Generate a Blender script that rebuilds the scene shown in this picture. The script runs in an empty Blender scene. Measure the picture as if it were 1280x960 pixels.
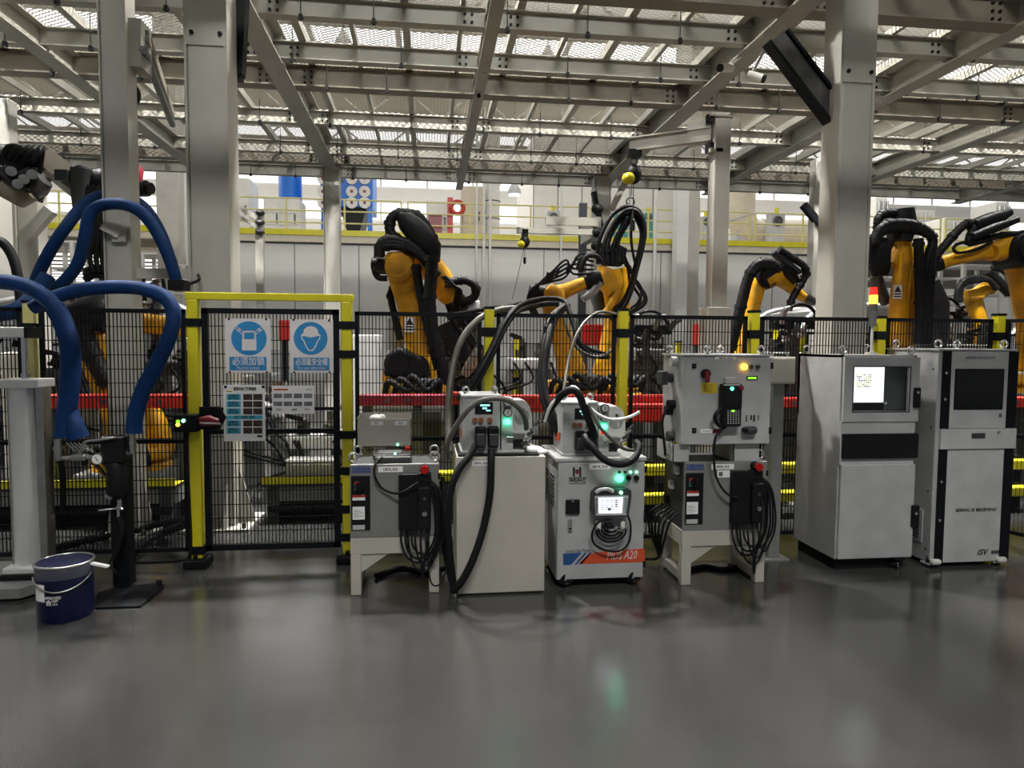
import bpy, bmesh, math, random
from mathutils import Vector as V, Matrix
random.seed(7)
scene = bpy.context.scene
COL = scene.collection
R = math.radians
# ---------------------------------------------------------------- camera, world, light, exposure
F = 860.0; CAM = V((0, 0, 1.72)); YAW = math.atan(106/F); PITCH = math.atan(52/F); ROLL = 0.007
CM = Matrix.Rotation(-YAW, 3, 'Z') @ Matrix.Rotation(math.pi/2-PITCH, 3, 'X') @ Matrix.Rotation(ROLL, 3, 'Z')
cd = bpy.data.cameras.new('camera'); cam = bpy.data.objects.new('camera', cd); COL.objects.link(cam)
cd.sensor_width = 36; cd.lens = F*36/1280; cd.clip_end = 300
cam.matrix_world = Matrix.Translation(CAM) @ CM.to_4x4()
scene.camera = cam
vs = scene.view_settings
vs.view_transform = 'Standard'; vs.look = 'None'; vs.gamma = 1; vs.use_curve_mapping = False
vs.exposure = 0.0
scene.cycles.max_bounces = 6; scene.cycles.diffuse_bounces = 3; scene.cycles.glossy_bounces = 3
scene.cycles.transparent_max_bounces = 12; scene.cycles.sample_clamp_indirect = 6
scene.cycles.use_denoising = True
W = bpy.data.worlds.new('hall_daylight'); scene.world = W; W.use_nodes = True
W.node_tree.nodes['Background'].inputs[0].default_value = (0.95, 0.98, 1, 1)
W.node_tree.nodes['Background'].inputs[1].default_value = 0.13
def area(name, loc, rot, sx, sy, power, col=(1, 0.98, 0.94), spread=180):
    l = bpy.data.lights.new(name, 'AREA'); l.shape = 'RECTANGLE'; l.size = sx; l.size_y = sy; l.energy = power; l.color = col; l.spread = R(spread)
    o = bpy.data.objects.new(name, l); COL.objects.link(o); o.location = loc; o.rotation_euler = [R(a) for a in rot]; return o
# roof skylight bands of the hall: daylight over the mezzanine
area('skylight_light_mezzanine', (2, 30, 11.6), (0, 0, 0), 40, 9, 2600)
for _x in (-6.8, -1.0, 4.6, 10.2): area('high_bay_light', (_x, 8.5, 10.72), (0, 0, 0), .45, .45, 2000, (1, .97, .92), 115)
area('aisle_fill_light', (1, -4.5, 11.3), (48, 0, 0), 5, .8, 2300)  # added fill from behind the camera for beam webs and cabinet fronts
# ---------------------------------------------------------------- pixel -> place
def ray(px, py): return CM @ V(((px-640)/F, -(py-480)/F, -1))
def atY(px, py, Y): d = ray(px, py); return CAM + d*(Y/d.y)
def atZ(px, py, z): d = ray(px, py); return CAM + d*((z-CAM.z)/d.z)
def G(px, py): return atZ(px, py, 0)
def PX(pts, Y): return [atY(a, b, Y) for a, b in pts]
# ---------------------------------------------------------------- materials
MATS = {}
def pm(name, col, rough=0.5, metal=0.0, var=0.12, scale=6.0, bump=0.0, emit=None, es=1.0, spec=0.5, alpha=1.0):
    m = bpy.data.materials.new(name); m.use_nodes = True; nt = m.node_tree; b = nt.nodes['Principled BSDF']
    b.inputs['Roughness'].default_value = rough; b.inputs['Metallic'].default_value = metal
    b.inputs['Specular IOR Level'].default_value = spec
    c = list(col)+[1]
    if var > 0:
        tc = nt.nodes.new('ShaderNodeTexCoord'); nz = nt.nodes.new('ShaderNodeTexNoise'); nz.inputs['Scale'].default_value = scale; nz.inputs['Detail'].default_value = 5
        rp = nt.nodes.new('ShaderNodeValToRGB'); rp.color_ramp.elements[0].position = .3; rp.color_ramp.elements[1].position = .7
        rp.color_ramp.elements[0].color = [x*(1-var) for x in col]+[1]; rp.color_ramp.elements[1].color = [min(1, x*(1+var*.6)) for x in col]+[1]
        nt.links.new(tc.outputs['Object'], nz.inputs['Vector']); nt.links.new(nz.outputs['Fac'], rp.inputs['Fac']); nt.links.new(rp.outputs['Color'], b.inputs['Base Color'])
        if bump:
            bp = nt.nodes.new('ShaderNodeBump'); bp.inputs['Strength'].default_value = bump; nt.links.new(nz.outputs['Fac'], bp.inputs['Height']); nt.links.new(bp.outputs['Normal'], b.inputs['Normal'])
    else: b.inputs['Base Color'].default_value = c
    if emit: b.inputs['Emission Color'].default_value = list(emit)+[1]; b.inputs['Emission Strength'].default_value = es
    if alpha < 1: b.inputs['Alpha'].default_value = alpha
    MATS[name] = m; return m
def lin(r, g, b): return tuple(((x/255)/12.92 if x < 10 else ((x/255+.055)/1.055)**2.4) for x in (r, g, b))
GREY = pm('cabinet_grey', lin(168, 169, 169), .42, bump=.02)
GREY2 = pm('controller_grey', lin(120, 121, 119), .45)
LGREY = pm('light_grey_paint', lin(182, 183, 183), .4)
DGREY = pm('dark_grey_plastic', lin(52, 54, 56), .5)
CREAM = pm('cream_paint', lin(182, 178, 168), .45, scale=3, var=.1)
WHITEP = pm('white_paint', lin(215, 214, 208), .45, var=.06)
STEELP = pm('column_paint', lin(178, 176, 168), .38, var=.1, scale=2)
BEAMP = pm('beam_paint', lin(150, 148, 138), .45, var=.14, scale=2)
BEAMD = pm('brown_grey_and_shade_paint', lin(112, 106, 94), .5, var=.14, scale=2)  # brown-grey parts, and main beams with shade put into their colour
BLACK = pm('black_plastic', (.008, .008, .009), .5, var=.2, spec=.2)
RUBBER = pm('black_rubber', (.006, .006, .007), .55, var=.2, scale=20, spec=.25)
BLKP = pm('black_powder_coat', (.004, .005, .007), .5, var=0, spec=.2)
YEL = pm('safety_yellow', lin(205, 196, 32), .4, var=.08)
YELD = pm('faded_yellow', lin(205, 198, 130), .5, var=.1)
ROBY = pm('robot_yellow', lin(204, 148, 6), .42, var=.4, scale=5)
STEEL = pm('brushed_steel', (.55, .55, .54), .28, 1.0, var=.12, scale=14)
ALU = pm('aluminium', (.8, .8, .79), .3, .55, var=.04)
CHROME = pm('chrome', (.8, .8, .8), .12, 1.0, var=0)
DSTEEL = pm('dark_machined_steel', (.12, .12, .12), .4, .8, var=.3, scale=9)
BLUEH = pm('blue_hose_wrap', lin(0, 46, 96), .7, var=.25, scale=14, bump=.3, spec=.25)
NAVY = pm('navy_pail_paint', lin(3, 12, 50), .35, var=.1)
BLUEM = pm('machine_blue', lin(20, 105, 200), .4)
RED = pm('red_paint', lin(176, 34, 22), .42, var=.15)
DRED = pm('maroon_plastic', lin(120, 20, 40), .4)
REDB = pm('red_button', lin(165, 14, 12), .3, var=0)
ORANGE = pm('orange_red_stripe', lin(200, 78, 40), .45, var=.03)
SBLUE = pm('stripe_blue', lin(28, 74, 130), .45, var=.03)
SIGNB = pm('sign_blue', lin(42, 128, 184), .45, var=.03)
SIGNW = pm('sign_white', lin(212, 208, 208), .45, var=.03)
PAPER = pm('white_paper', lin(232, 232, 232), .55, var=.02)
CYAN = pm('print_cyan', lin(70, 180, 205), .5, var=.06)
INK = pm('black_ink', (.01, .01, .01), .6, var=0)
DARKPIC = pm('printed_photo_dark', lin(62, 50, 44), .5, var=.9, scale=60)
GREYPIC = pm('printed_photo_grey', lin(120, 118, 124), .5, var=.7, scale=60)
INKBLUE = pm('lettering_blue', lin(30, 60, 130), .5, var=0)
GREYTXT = pm('grey_lettering', lin(90, 95, 100), .5, var=0)
YLABEL = pm('yellow_label', lin(200, 175, 30), .5, var=.05)
BRONZE = pm('bronze_knob', lin(150, 95, 60), .4, .4)
WALLP = pm('partition_panel', lin(214, 212, 206), .5, var=.05, scale=.7)
MEZB = pm('mezzanine_beige', lin(200, 190, 170), .55, var=.08)
ROOFM = pm('roof_sheet', lin(150, 142, 130), .7, var=.1, scale=.6)
BODYM = pm('bare_body_steel', (.45, .46, .47), .35, .8, var=.25, scale=8)
GREYHOSE = pm('grey_conduit', lin(92, 90, 84), .4, .2, var=.15, scale=30)
CABLEW = pm('white_plastic_film', lin(225, 225, 225), .3, var=.02)
def emis(name, col, s): return pm(name, (0.02, .02, .02), .4, var=0, emit=col, es=s)
E_GREEN = emis('green_lamp', (.05, 1, .45), 9); E_GREENS = emis('green_led', (.25, 1, .6), 5)
E_AMBER = emis('amber_lamp', (1, .5, .03), 8); E_RED = emis('red_lamp', (1, .02, .01), 1.3)
E_SCREEN = emis('lit_screen', (.85, .93, 1), 1.3); E_LCD = emis('lit_lcd', (.35, .95, .85), 1.4)
E_GAUGE = emis('green_display', (.35, 1, .05), 1.2); E_SKY = emis('skylight_daylight', (1, 1, 1), 2.2)
E_LAMP = emis('lamp_glow', (1, .97, .9), 12); E_LUX = emis('lit_far_window', (1, 1, .97), 1.5)
E_REDT = emis('red_tail_glow', (1, .06, .05), 1.6); E_MON = emis('lit_monitor', (.95, 1, .96), 1.9)
def glassm(name, col, rough, a):
    m = bpy.data.materials.new(name); m.use_nodes = True; nt = m.node_tree; nt.nodes.clear()
    o = nt.nodes.new('ShaderNodeOutputMaterial'); t = nt.nodes.new('ShaderNodeBsdfTransparent'); g = nt.nodes.new('ShaderNodeBsdfPrincipled'); x = nt.nodes.new('ShaderNodeMixShader')
    g.inputs['Base Color'].default_value = list(col)+[1]; g.inputs['Roughness'].default_value = rough; x.inputs[0].default_value = a
    nt.links.new(t.outputs[0], x.inputs[1]); nt.links.new(g.outputs[0], x.inputs[2]); nt.links.new(x.outputs[0], o.inputs[0]); return m
GLASS = glassm('cabinet_glass', (.05, .06, .06), .05, .16)
SMOKE = glassm('smoked_glass', (.006, .007, .007), .08, .93)
FILM = glassm('clear_plastic_film', (.6, .62, .66), .2, .10)
def deckm():
    m = bpy.data.materials.new('expanded_metal'); m.use_nodes = True; nt = m.node_tree; b = nt.nodes['Principled BSDF']
    b.inputs['Base Color'].default_value = (*lin(176, 172, 162), 1); b.inputs['Roughness'].default_value = .5
    tc = nt.nodes.new('ShaderNodeTexCoord'); out = []
    for ang in (R(32), R(-32)):
        mp = nt.nodes.new('ShaderNodeMapping'); mp.inputs['Rotation'].default_value = (0, 0, ang)
        wv = nt.nodes.new('ShaderNodeTexWave'); wv.bands_direction = 'Y'; wv.inputs['Scale'].default_value = 5.5; wv.inputs['Distortion'].default_value = 0
        gt = nt.nodes.new('ShaderNodeMath'); gt.operation = 'GREATER_THAN'; gt.inputs[1].default_value = .88
        nt.links.new(tc.outputs['Object'], mp.inputs[0]); nt.links.new(mp.outputs[0], wv.inputs['Vector']); nt.links.new(wv.outputs['Fac'], gt.inputs[0]); out.append(gt)
    mx = nt.nodes.new('ShaderNodeMath'); mx.operation = 'MAXIMUM'
    nt.links.new(out[0].outputs[0], mx.inputs[0]); nt.links.new(out[1].outputs[0], mx.inputs[1]); nt.links.new(mx.outputs[0], b.inputs['Alpha'])
    return m
DECKM = deckm()
def floorm():
    m = bpy.data.materials.new('polished_epoxy_floor'); m.use_nodes = True; nt = m.node_tree; b = nt.nodes['Principled BSDF']
    tc = nt.nodes.new('ShaderNodeTexCoord')
    n1 = nt.nodes.new('ShaderNodeTexNoise'); n1.inputs['Scale'].default_value = .55; n1.inputs['Detail'].default_value = 6
    r1 = nt.nodes.new('ShaderNodeValToRGB'); r1.color_ramp.elements[0].color = (.028, .028, .028, 1); r1.color_ramp.elements[1].color = (.056, .056, .054, 1)
    n2 = nt.nodes.new('ShaderNodeTexNoise'); n2.inputs['Scale'].default_value = 120; n2.inputs['Detail'].default_value = 3
    n3 = nt.nodes.new('ShaderNodeTexNoise'); n3.inputs['Scale'].default_value = 1.5; n3.inputs['Detail'].default_value = 5
    r3 = nt.nodes.new('ShaderNodeMapRange'); r3.inputs[1].default_value = .3; r3.inputs[2].default_value = .7; r3.inputs[3].default_value = .09; r3.inputs[4].default_value = .19
    bp = nt.nodes.new('ShaderNodeBump'); bp.inputs['Strength'].default_value = .04; bp.inputs['Distance'].default_value = .02
    vo = nt.nodes.new('ShaderNodeTexVoronoi'); vo.inputs['Scale'].default_value = 1.7
    lt = nt.nodes.new('ShaderNodeMath'); lt.operation = 'LESS_THAN'; lt.inputs[1].default_value = .02
    mx = nt.nodes.new('ShaderNodeMix'); mx.data_type = 'RGBA'; mx.inputs[7].default_value = (.03, .03, .03, 1)
    for n in (n1, n2, n3, vo): nt.links.new(tc.outputs['Object'], n.inputs['Vector'])
    nt.links.new(n1.outputs['Fac'], r1.inputs['Fac']); nt.links.new(vo.outputs['Distance'], lt.inputs[0]); nt.links.new(lt.outputs[0], mx.inputs[0])
    nt.links.new(r1.outputs['Color'], mx.inputs[6]); nt.links.new(mx.outputs[2], b.inputs['Base Color'])
    nt.links.new(n3.outputs['Fac'], r3.inputs[0]); nt.links.new(r3.outputs[0], b.inputs['Roughness'])
    nt.links.new(n2.outputs['Fac'], bp.inputs['Height']); nt.links.new(bp.outputs['Normal'], b.inputs['Normal'])
    b.inputs['Specular IOR Level'].default_value = .7
    return m
FLOORM = floorm()
# ---------------------------------------------------------------- mesh building
ORG = {}
def cr(P, n):
    if len(P) < 3 or n < 2: return P
    out = []
    for i in range(len(P)-1):
        a = P[max(i-1, 0)]; b = P[i]; c = P[i+1]; d = P[min(i+2, len(P)-1)]
        for k in range(n):
            t = k/n; out.append(.5*((2*b)+(c-a)*t+(2*a-5*b+4*c-d)*t*t+(3*b-a-3*c+d)*t**3))
    out.append(P[-1]); return out
class MB:
    def __init__(s): s.v = []; s.f = []; s.m = []; s.mi = 0; s.sm = []
    def add(s, vs, fs, smooth=False):
        o = len(s.v); s.v += [V(p) for p in vs]
        for f in fs: s.f.append([i+o for i in f]); s.m.append(s.mi); s.sm.append(smooth)
        return s
    def mat(s, i): s.mi = i; return s
    def bx(s, x0, x1, y0, y1, z0, z1):
        if x0 > x1: x0, x1 = x1, x0
        if y0 > y1: y0, y1 = y1, y0
        if z0 > z1: z0, z1 = z1, z0
        return s.add([(x, y, z) for z in (z0, z1) for y in (y0, y1) for x in (x0, x1)], [(0, 2, 3, 1), (4, 5, 7, 6), (0, 1, 5, 4), (2, 6, 7, 3), (0, 4, 6, 2), (1, 3, 7, 5)])
    def cb(s, x0, x1, y0, y1, z0, z1, c=.012):          # box with chamfered edges seen from the front (-Y), bevelled upright edges
        if x0 > x1: x0, x1 = x1, x0
        if y0 > y1: y0, y1 = y1, y0
        if z0 > z1: z0, z1 = z1, z0
        bm = bmesh.new(); bmesh.ops.create_cube(bm, size=1)
        for v in bm.verts: v.co = V(((x0+x1)/2+v.co.x*(x1-x0), (y0+y1)/2+v.co.y*(y1-y0), (z0+z1)/2+v.co.z*(z1-z0)))
        c = min(c, .4*min(x1-x0, y1-y0, z1-z0))
        bmesh.ops.bevel(bm, geom=list(bm.edges), offset=c, segments=2, affect='EDGES', profile=.5)
        bm.verts.index_update(); s.add([v.co.copy() for v in bm.verts], [[v.index for v in f.verts] for f in bm.faces]); bm.free(); return s
    def bar(s, p0, p1, w, h=None, up=V((0, 0, 1))):     # rectangular bar between two points
        h = h or w; p0 = V(p0); p1 = V(p1); d = (p1-p0).normalized()
        if abs(d.dot(up)) > .98: up = V((0, 1, 0))
        a = d.cross(up).normalized(); b = a.cross(d).normalized()
        vs = [p+a*sx*w/2+b*sz*h/2 for p in (p0, p1) for sx, sz in ((-1, -1), (1, -1), (1, 1), (-1, 1))]
        return s.add(vs, [(3, 2, 1, 0), (4, 5, 6, 7), (0, 1, 5, 4), (1, 2, 6, 5), (2, 3, 7, 6), (3, 0, 4, 7)])
    def ibeam(s, p0, p1, w, h, t=.014):                 # I section
        p0 = V(p0); p1 = V(p1); z = V((0, 0, 1))
        s.bar(p0+z*(h/2-t/2), p1+z*(h/2-t/2), w, t); s.bar(p0-z*(h/2-t/2), p1-z*(h/2-t/2), w, t); return s.bar(p0, p1, t, h-2*t)
    def cyl(s, p0, p1, r0, r1=None, n=16, caps=True):
        r1 = r0 if r1 is None else r1; p0 = V(p0); p1 = V(p1); d = (p1-p0).normalized()
        a = d.orthogonal().normalized(); b = d.cross(a); vs = []
        for p, r in ((p0, r0), (p1, r1)):
            for i in range(n): t = 2*math.pi*i/n; vs.append(p+(a*math.cos(t)+b*math.sin(t))*r)
        s.add(vs, [(i, (i+1) % n, n+(i+1) % n, n+i) for i in range(n)], True)
        if caps: s.add(vs[:n], [list(range(n))[::-1]]); s.add(vs[n:], [list(range(n))])
        return s
    def ring(s, c, ax, r, t, n=20, m=8):                # torus
        c = V(c); ax = V(ax).normalized(); a = ax.orthogonal().normalized(); b = ax.cross(a); vs = []
        for i in range(n):
            q = 2*math.pi*i/n; e = a*math.cos(q)+b*math.sin(q)
            for j in range(m): u = 2*math.pi*j/m; vs.append(c+e*(r+t*math.cos(u))+ax*t*math.sin(u))
        return s.add(vs, [(i*m+j, ((i+1) % n)*m+j, ((i+1) % n)*m+(j+1) % m, i*m+(j+1) % m) for i in range(n) for j in range(m)], True)
    def tube(s, P, r, n=8, sub=6):
        P = cr([V(p) for p in P], sub); rr = r if callable(r) else (lambda t: r)
        t0 = (P[1]-P[0]).normalized(); a = t0.orthogonal().normalized(); vs = []; N = len(P)
        for i, p in enumerate(P):
            t = (P[min(i+1, N-1)]-P[max(i-1, 0)])
            if t.length < 1e-9: t = t0
            t.normalize(); a = (a-t*a.dot(t)).normalized(); b = t.cross(a); q = rr(i/(N-1))
            for k in range(n): u = 2*math.pi*k/n; vs.append(p+(a*math.cos(u)+b*math.sin(u))*q)
        s.add(vs, [(i*n+k, i*n+(k+1) % n, (i+1)*n+(k+1) % n, (i+1)*n+k) for i in range(N-1) for k in range(n)], True)
        s.add(vs[:n], [list(range(n))[::-1]]); return s.add(vs[-n:], [list(range(n))])
    def prism(s, P, d):                                  # polygon P (3D, planar) extruded by vector d
        n = len(P); P = [V(p) for p in P]; d = V(d); vs = P+[p+d for p in P]
        nrm = V((0, 0, 0))
        for i in range(n): nrm += P[i].cross(P[(i+1) % n])
        fl = nrm.dot(d) > 0
        fs = [list(range(n))[::-1] if fl else list(range(n)), [i+n for i in range(n)] if fl else [i+n for i in range(n)][::-1]]
        fs += [((i, (i+1) % n, n+(i+1) % n, n+i) if fl else (i, n+i, n+(i+1) % n, (i+1) % n)) for i in range(n)]
        return s.add(vs, fs)
    def limb(s, pts, sub=1):                             # [(point, width across, thickness along Y)] rounded casting through the points
        Ps = [V(p) for p, _, _ in pts]; n = 14; vs = []; N = len(pts)
        for i in range(N):
            t = (Ps[min(i+1, N-1)]-Ps[max(i-1, 0)]).normalized()
            e = V((0, 1, 0)); e = (e-t*e.dot(t))
            e = e.normalized() if e.length > .1 else V((1, 0, 0)); a = t.cross(e)
            for k in range(n):
                u = 2*math.pi*k/n; cx, sx = math.cos(u), math.sin(u); q = .62
                vs.append(Ps[i]+a*(math.copysign(abs(cx)**q, cx)*pts[i][1]/2)+e*(math.copysign(abs(sx)**q, sx)*pts[i][2]/2))
        s.add(vs, [(i*n+k, (i+1)*n+k, (i+1)*n+(k+1) % n, i*n+(k+1) % n) for i in range(N-1) for k in range(n)], True)
        s.add(vs[:n], [list(range(n))]); return s.add(vs[-n:], [list(range(n))[::-1]])
    def ell(s, c, rx, ry, rz, n=14, m=9):
        c = V(c); vs = [c+V((0, 0, rz))]
        for j in range(1, m):
            t = math.pi*j/m
            for i in range(n): u = 2*math.pi*i/n; vs.append(c+V((rx*math.sin(t)*math.cos(u), ry*math.sin(t)*math.sin(u), rz*math.cos(t))))
        vs.append(c-V((0, 0, rz))); L = len(vs)-1
        fs = [(0, 1+i, 1+(i+1) % n) for i in range(n)]+[(1+(j-1)*n+i, 1+j*n+i, 1+j*n+(i+1) % n, 1+(j-1)*n+(i+1) % n) for j in range(1, m-1) for i in range(n)]
        fs += [(L, 1+(m-2)*n+(i+1) % n, 1+(m-2)*n+i) for i in range(n)]
        return s.add(vs, fs, True)
    def lathe(s, c, prof, n=24, ax='Z', caps=True):
        c = V(c); vs = []
        for r, z in prof:
            for i in range(n):
                u = 2*math.pi*i/n; x, y = r*math.cos(u), r*math.sin(u)
                vs.append(c+(V((x, y, z)) if ax == 'Z' else V((x, z, y)) if ax == 'Y' else V((z, x, y))))
        k = len(prof); s.add(vs, [(j*n+i, j*n+(i+1) % n, (j+1)*n+(i+1) % n, (j+1)*n+i) for j in range(k-1) for i in range(n)], True)
        if not caps: return s
        s.add(vs[:n], [list(range(n))]); return s.add(vs[-n:], [list(range(n))])
    def build(s, name, mats, parent=None):
        if not isinstance(mats, (list, tuple)): mats = [mats]
        if parent is not None: org = ORG[parent.name]
        else:
            xs = [p.x for p in s.v]; ys = [p.y for p in s.v]; org = V(((min(xs)+max(xs))/2, (min(ys)+max(ys))/2, min(p.z for p in s.v)))
        me = bpy.data.meshes.new(name); me.from_pydata([tuple(p-org) for p in s.v], [], s.f)
        for m in mats: me.materials.append(m)
        me.polygons.foreach_set('material_index', s.m); me.polygons.foreach_set('use_smooth', s.sm)
        bm = bmesh.new(); bm.from_mesh(me); bmesh.ops.recalc_face_normals(bm, faces=bm.faces); bm.to_mesh(me); bm.free(); me.update()
        o = bpy.data.objects.new(name, me); COL.objects.link(o); ORG[o.name] = org
        if parent is not None: o.parent = parent
        else: o.location = org
        return o
def tag(o, label=None, cat=None, group=None, kind=None):
    if label: o['label'] = label
    if cat: o['category'] = cat
    if group: o['group'] = group
    if kind: o['kind'] = kind
    return o
def thing(name, label, cat, loc, group=None):
    o = bpy.data.objects.new(name, None); COL.objects.link(o); o.location = loc; o.empty_display_size = .1; ORG[o.name] = V(loc)
    return tag(o, label, cat, group)
def copy_tree(o, parent=None):
    c = o.copy(); COL.objects.link(c); ORG[c.name] = ORG[o.name]
    if parent: c.parent = parent
    for ch in list(o.children): copy_tree(ch, c)
    return c
def struct(name, mb, mat): o = mb.build(name, mat); o['kind'] = 'structure'; return o
def text(s, parent, p, h, mat, name='lettering', align='CENTER', w=None, shear=0.0, bold=0.0, rz=0.0):
    c = bpy.data.curves.new(name, 'FONT'); c.body = s; c.size = h*1.38; c.align_x = align; c.align_y = 'CENTER'; c.extrude = .0006; c.shear = shear; c.offset = bold*h; c.resolution_u = 2
    t = bpy.data.objects.new(name, c); COL.objects.link(t)
    me = bpy.data.meshes.new_from_object(t.evaluated_get(bpy.context.evaluated_depsgraph_get())); COL.objects.unlink(t); bpy.data.objects.remove(t)
    xs = [v.co.x for v in me.vertices] or [0, 1]; sc = 1.0
    if w: sc = w/max(1e-6, max(xs)-min(xs))
    org = ORG[parent.name]; p = V(p)-org; ca, sa = math.cos(rz), math.sin(rz)
    for v in me.vertices: x = v.co.x*sc; v.co = V((p.x+x*ca+v.co.z*sa, p.y-v.co.z*ca+x*sa, p.z+v.co.y))
    me.materials.clear(); me.materials.append(mat)
    o = bpy.data.objects.new(name, me); COL.objects.link(o); o.parent = parent; ORG[o.name] = org; return o
def plate(parent, name, mat, px, Y, th=.004):           # a thin flat piece on a front plane, given by its photo corners (x0,y0,x1,y1)
    a = atY(px[0], px[1], Y); b = atY(px[2], px[3], Y)
    return MB().bx(a.x, b.x, Y-th, Y, b.z, a.z).build(name, mat, parent)
def hose(name, label, pts, r, mat, cat='hose', group=None, n=10):
    return tag(MB().tube([atY(a, b, y) for a, b, y in pts], r, n).build(name, mat), label, cat, group)
# ================================================================ floor, hall shell, roof
struct('floor', MB().bx(-40, 45, -10, 50, -.2, 0), FLOORM)
HW = 38.5
struct('wall_back', MB().bx(-40, 45, HW, HW+.2, 0, 12.5), WALLP)
E_TRANS = emis('translucent_sheet', (1, .97, .93), .5)
rows = [(-6, -2), (5.2, 7.2), (10.2, 12.6), (17, 19.2), (20.2, 23.4), (24.3, 26.8), (33.0, 34.0), (35.8, 37.6)]
edges = [-10]+[e for a in rows for e in a]+[HW+.2]
rm = MB()
for i in range(0, len(edges), 2): rm.bx(-40, 45, edges[i], edges[i+1], 12.3, 12.5)
struct('ceiling', rm, ROOFM)
for i, (a, b) in enumerate(rows):
    m = MB().bx(-40, 45, a, b, 12.34, 12.44)
    for k in range(29): m.mat(1).bx(-40+k*3-.08, -40+k*3+.08, a, b, 12.24, 12.33)
    o = struct('window_%d' % (i+1), m, [E_TRANS if i == 4 else E_SKY, BEAMP])
for i, y in enumerate([8.6, 14.8, 21, 29.2, 35, 37.8]):
    t = MB(); 
    t.bar((-40, y, 12.1), (45, y, 12.1), .14); t.bar((-40, y, 10.9), (45, y, 10.9), .14)
    for k in range(57): x = -40+k*1.5; t.bar((x, y, 10.9 if k % 2 else 12.1), (x+1.5, y, 12.1 if k % 2 else 10.9), .07)
    tag(t.build('roof_truss', BEAMP), '%s white lattice roof truss of the hall counting from the front' % ['first', 'second', 'third', 'fourth', 'fifth', 'sixth'][i], 'truss', 'hall roof trusses')
# horizontal wall rails, far wall bright strip windows
for i, z in enumerate((6.3, 8.3, 10.1)):
    m = MB().bx(-40, 45, HW-.06, HW-.02, z, z+.9)
    for k in range(35): m.mat(1).bx(-40+k*2.5-.05, -40+k*2.5+.05, HW-.1, HW-.02, z, z+.9)
    struct('window_%d' % (20+i), m, [E_LUX, WHITEP])
# ================================================================ partition wall and mezzanine
MY = 22.0
xl = atY(286, 330, MY).x; xr = atY(1034, 330, MY).x
ztop = atY(620, 309, MY).z; zk0 = atY(620, 300, MY).z; zk1 = atY(620, 294, MY).z
wl = MB().bx(xl, xr, MY, MY+.2, 0, ztop)
for k in range(11): x = xl+k*(xr-xl)/10; wl.mat(1).bx(x-.012, x+.012, MY-.008, MY, 0, ztop)
wl.bx(xl, xr, MY-.03, MY, ztop-.05, ztop)
struct('wall_partition', wl, [WALLP, GREYTXT])
mz = MB().bx(-30, 30, MY-.15, 34, ztop, zk0).mat(1).bx(-30, 30, MY-.19, MY-.12, zk0-.02, zk1)
mz.mat(0)
for k in range(10): mz.bx(-30, xl, MY+.6+k*1.2, MY+.75+k*1.2, ztop-.22, ztop)
o = mz.build('mezzanine_floor', [MEZB, YEL]); o['kind'] = 'structure'
def railing(x0, x1, y, z, label, n=None):
    t = thing('guard_railing', label, 'railing', (x0, y, z), 'mezzanine guard railings')
    n = n or max(2, int(abs(x1-x0)/1.5))
    for k in range(n+1): x = x0+(x1-x0)*k/n; MB().bx(x-.025, x+.025, y-.025, y+.025, z, z+1.1).build('railing_post', YELD, t)
    for q in (.38, .74, 1.1): MB().cyl((x0, y, z+q), (x1, y, z+q), .024, n=8).build('rail', YELD, t)
bays = [(-20, xl-.1, 'left of the white partition wall'), (xl, -.8, 'above the left end of the white partition'), (-.6, 5.2, 'above the middle of the white partition'), (5.4, 10.6, 'in front of the white plant housing'), (10.8, 17.5, 'below the wide beige duct'), (17.7, 27, 'behind the right-hand robots')]
for a, b, w in bays: railing(a, b, MY-.05, zk0, 'yellow tube railing on the mezzanine edge '+w)
# stairs at left: slanted rails
t = thing('mezzanine_stair', 'yellow sloping stair with handrails on the mezzanine at left', 'stair', (*atY(62, 280, 25).xy, zk0))
for s in range(2):
    a = atY(52, 250+s*14, 25); b = atY(78, 274+s*14, 25); MB().cyl(a, b, .03, n=8).build('handrail', YELD, t)
for k in range(4): a = atY(54+k*8, 252+k*8, 25); MB().bx(a.x-.03, a.x+.03, a.y-.03, a.y+.03, a.z-1.0, a.z).build('baluster', YELD, t)
# ================================================================ things on the mezzanine
zM = zk0
def white_cab(px0, px1, pyt, Y, label, doors=2, mat=WHITEP):
    a = atY(px0, pyt, Y); b = atY(px1, pyt, Y)
    t = thing('plant_cabinet', label, 'cabinet', ((a.x+b.x)/2, Y, zM), None)
    MB().cb(a.x, b.x, Y, Y+1.2, zM, a.z, .03).build('body', mat, t)
    for k in range(doors):
        x0 = a.x+(b.x-a.x)*k/doors; x1 = a.x+(b.x-a.x)*(k+1)/doors
        d = MB().bx(x0+.05, x1-.05, Y-.04, Y, zM+.15, a.z-.12).build('door', mat, t); MB().bx(x1-.16, x1-.11, Y-.08, Y-.04, (zM+a.z)/2-.15, (zM+a.z)/2+.15).build('handle', GREYTXT, d)
    return t
white_cab(329, 374, 246, 23.2, 'white double-door plant cabinet in front of the blue tank')
white_cab(533, 561, 250, 23.2, 'small white plant cabinet left of the red fire hose column', 1)
white_cab(289, 312, 222, 24, 'white plant cabinet at the left end of the mezzanine', 1)
white_cab(577, 604, 232, 23.6, 'tall cream plant cabinet right of the red fire hose column', 1, MEZB)
# blue tank
c = atY(363, 246, 25.5); top = atY(363, 216, 25.5).z+.3
t = thing('storage_tank', 'blue upright cylinder tank behind a white cabinet', 'tank', (c.x, 25.5, zM))
MB().lathe((c.x, 25.5, 0), [(.40, zM), (.40, top), (.35, top+.1), (.1, top+.15)], 28).build('shell', BLUEM, t)
for q in (.6, 1.6): MB().ring((c.x, 25.5, zM+q), (0, 0, 1), .40, .02, 28, 6).build('band', SBLUE, t)
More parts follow.
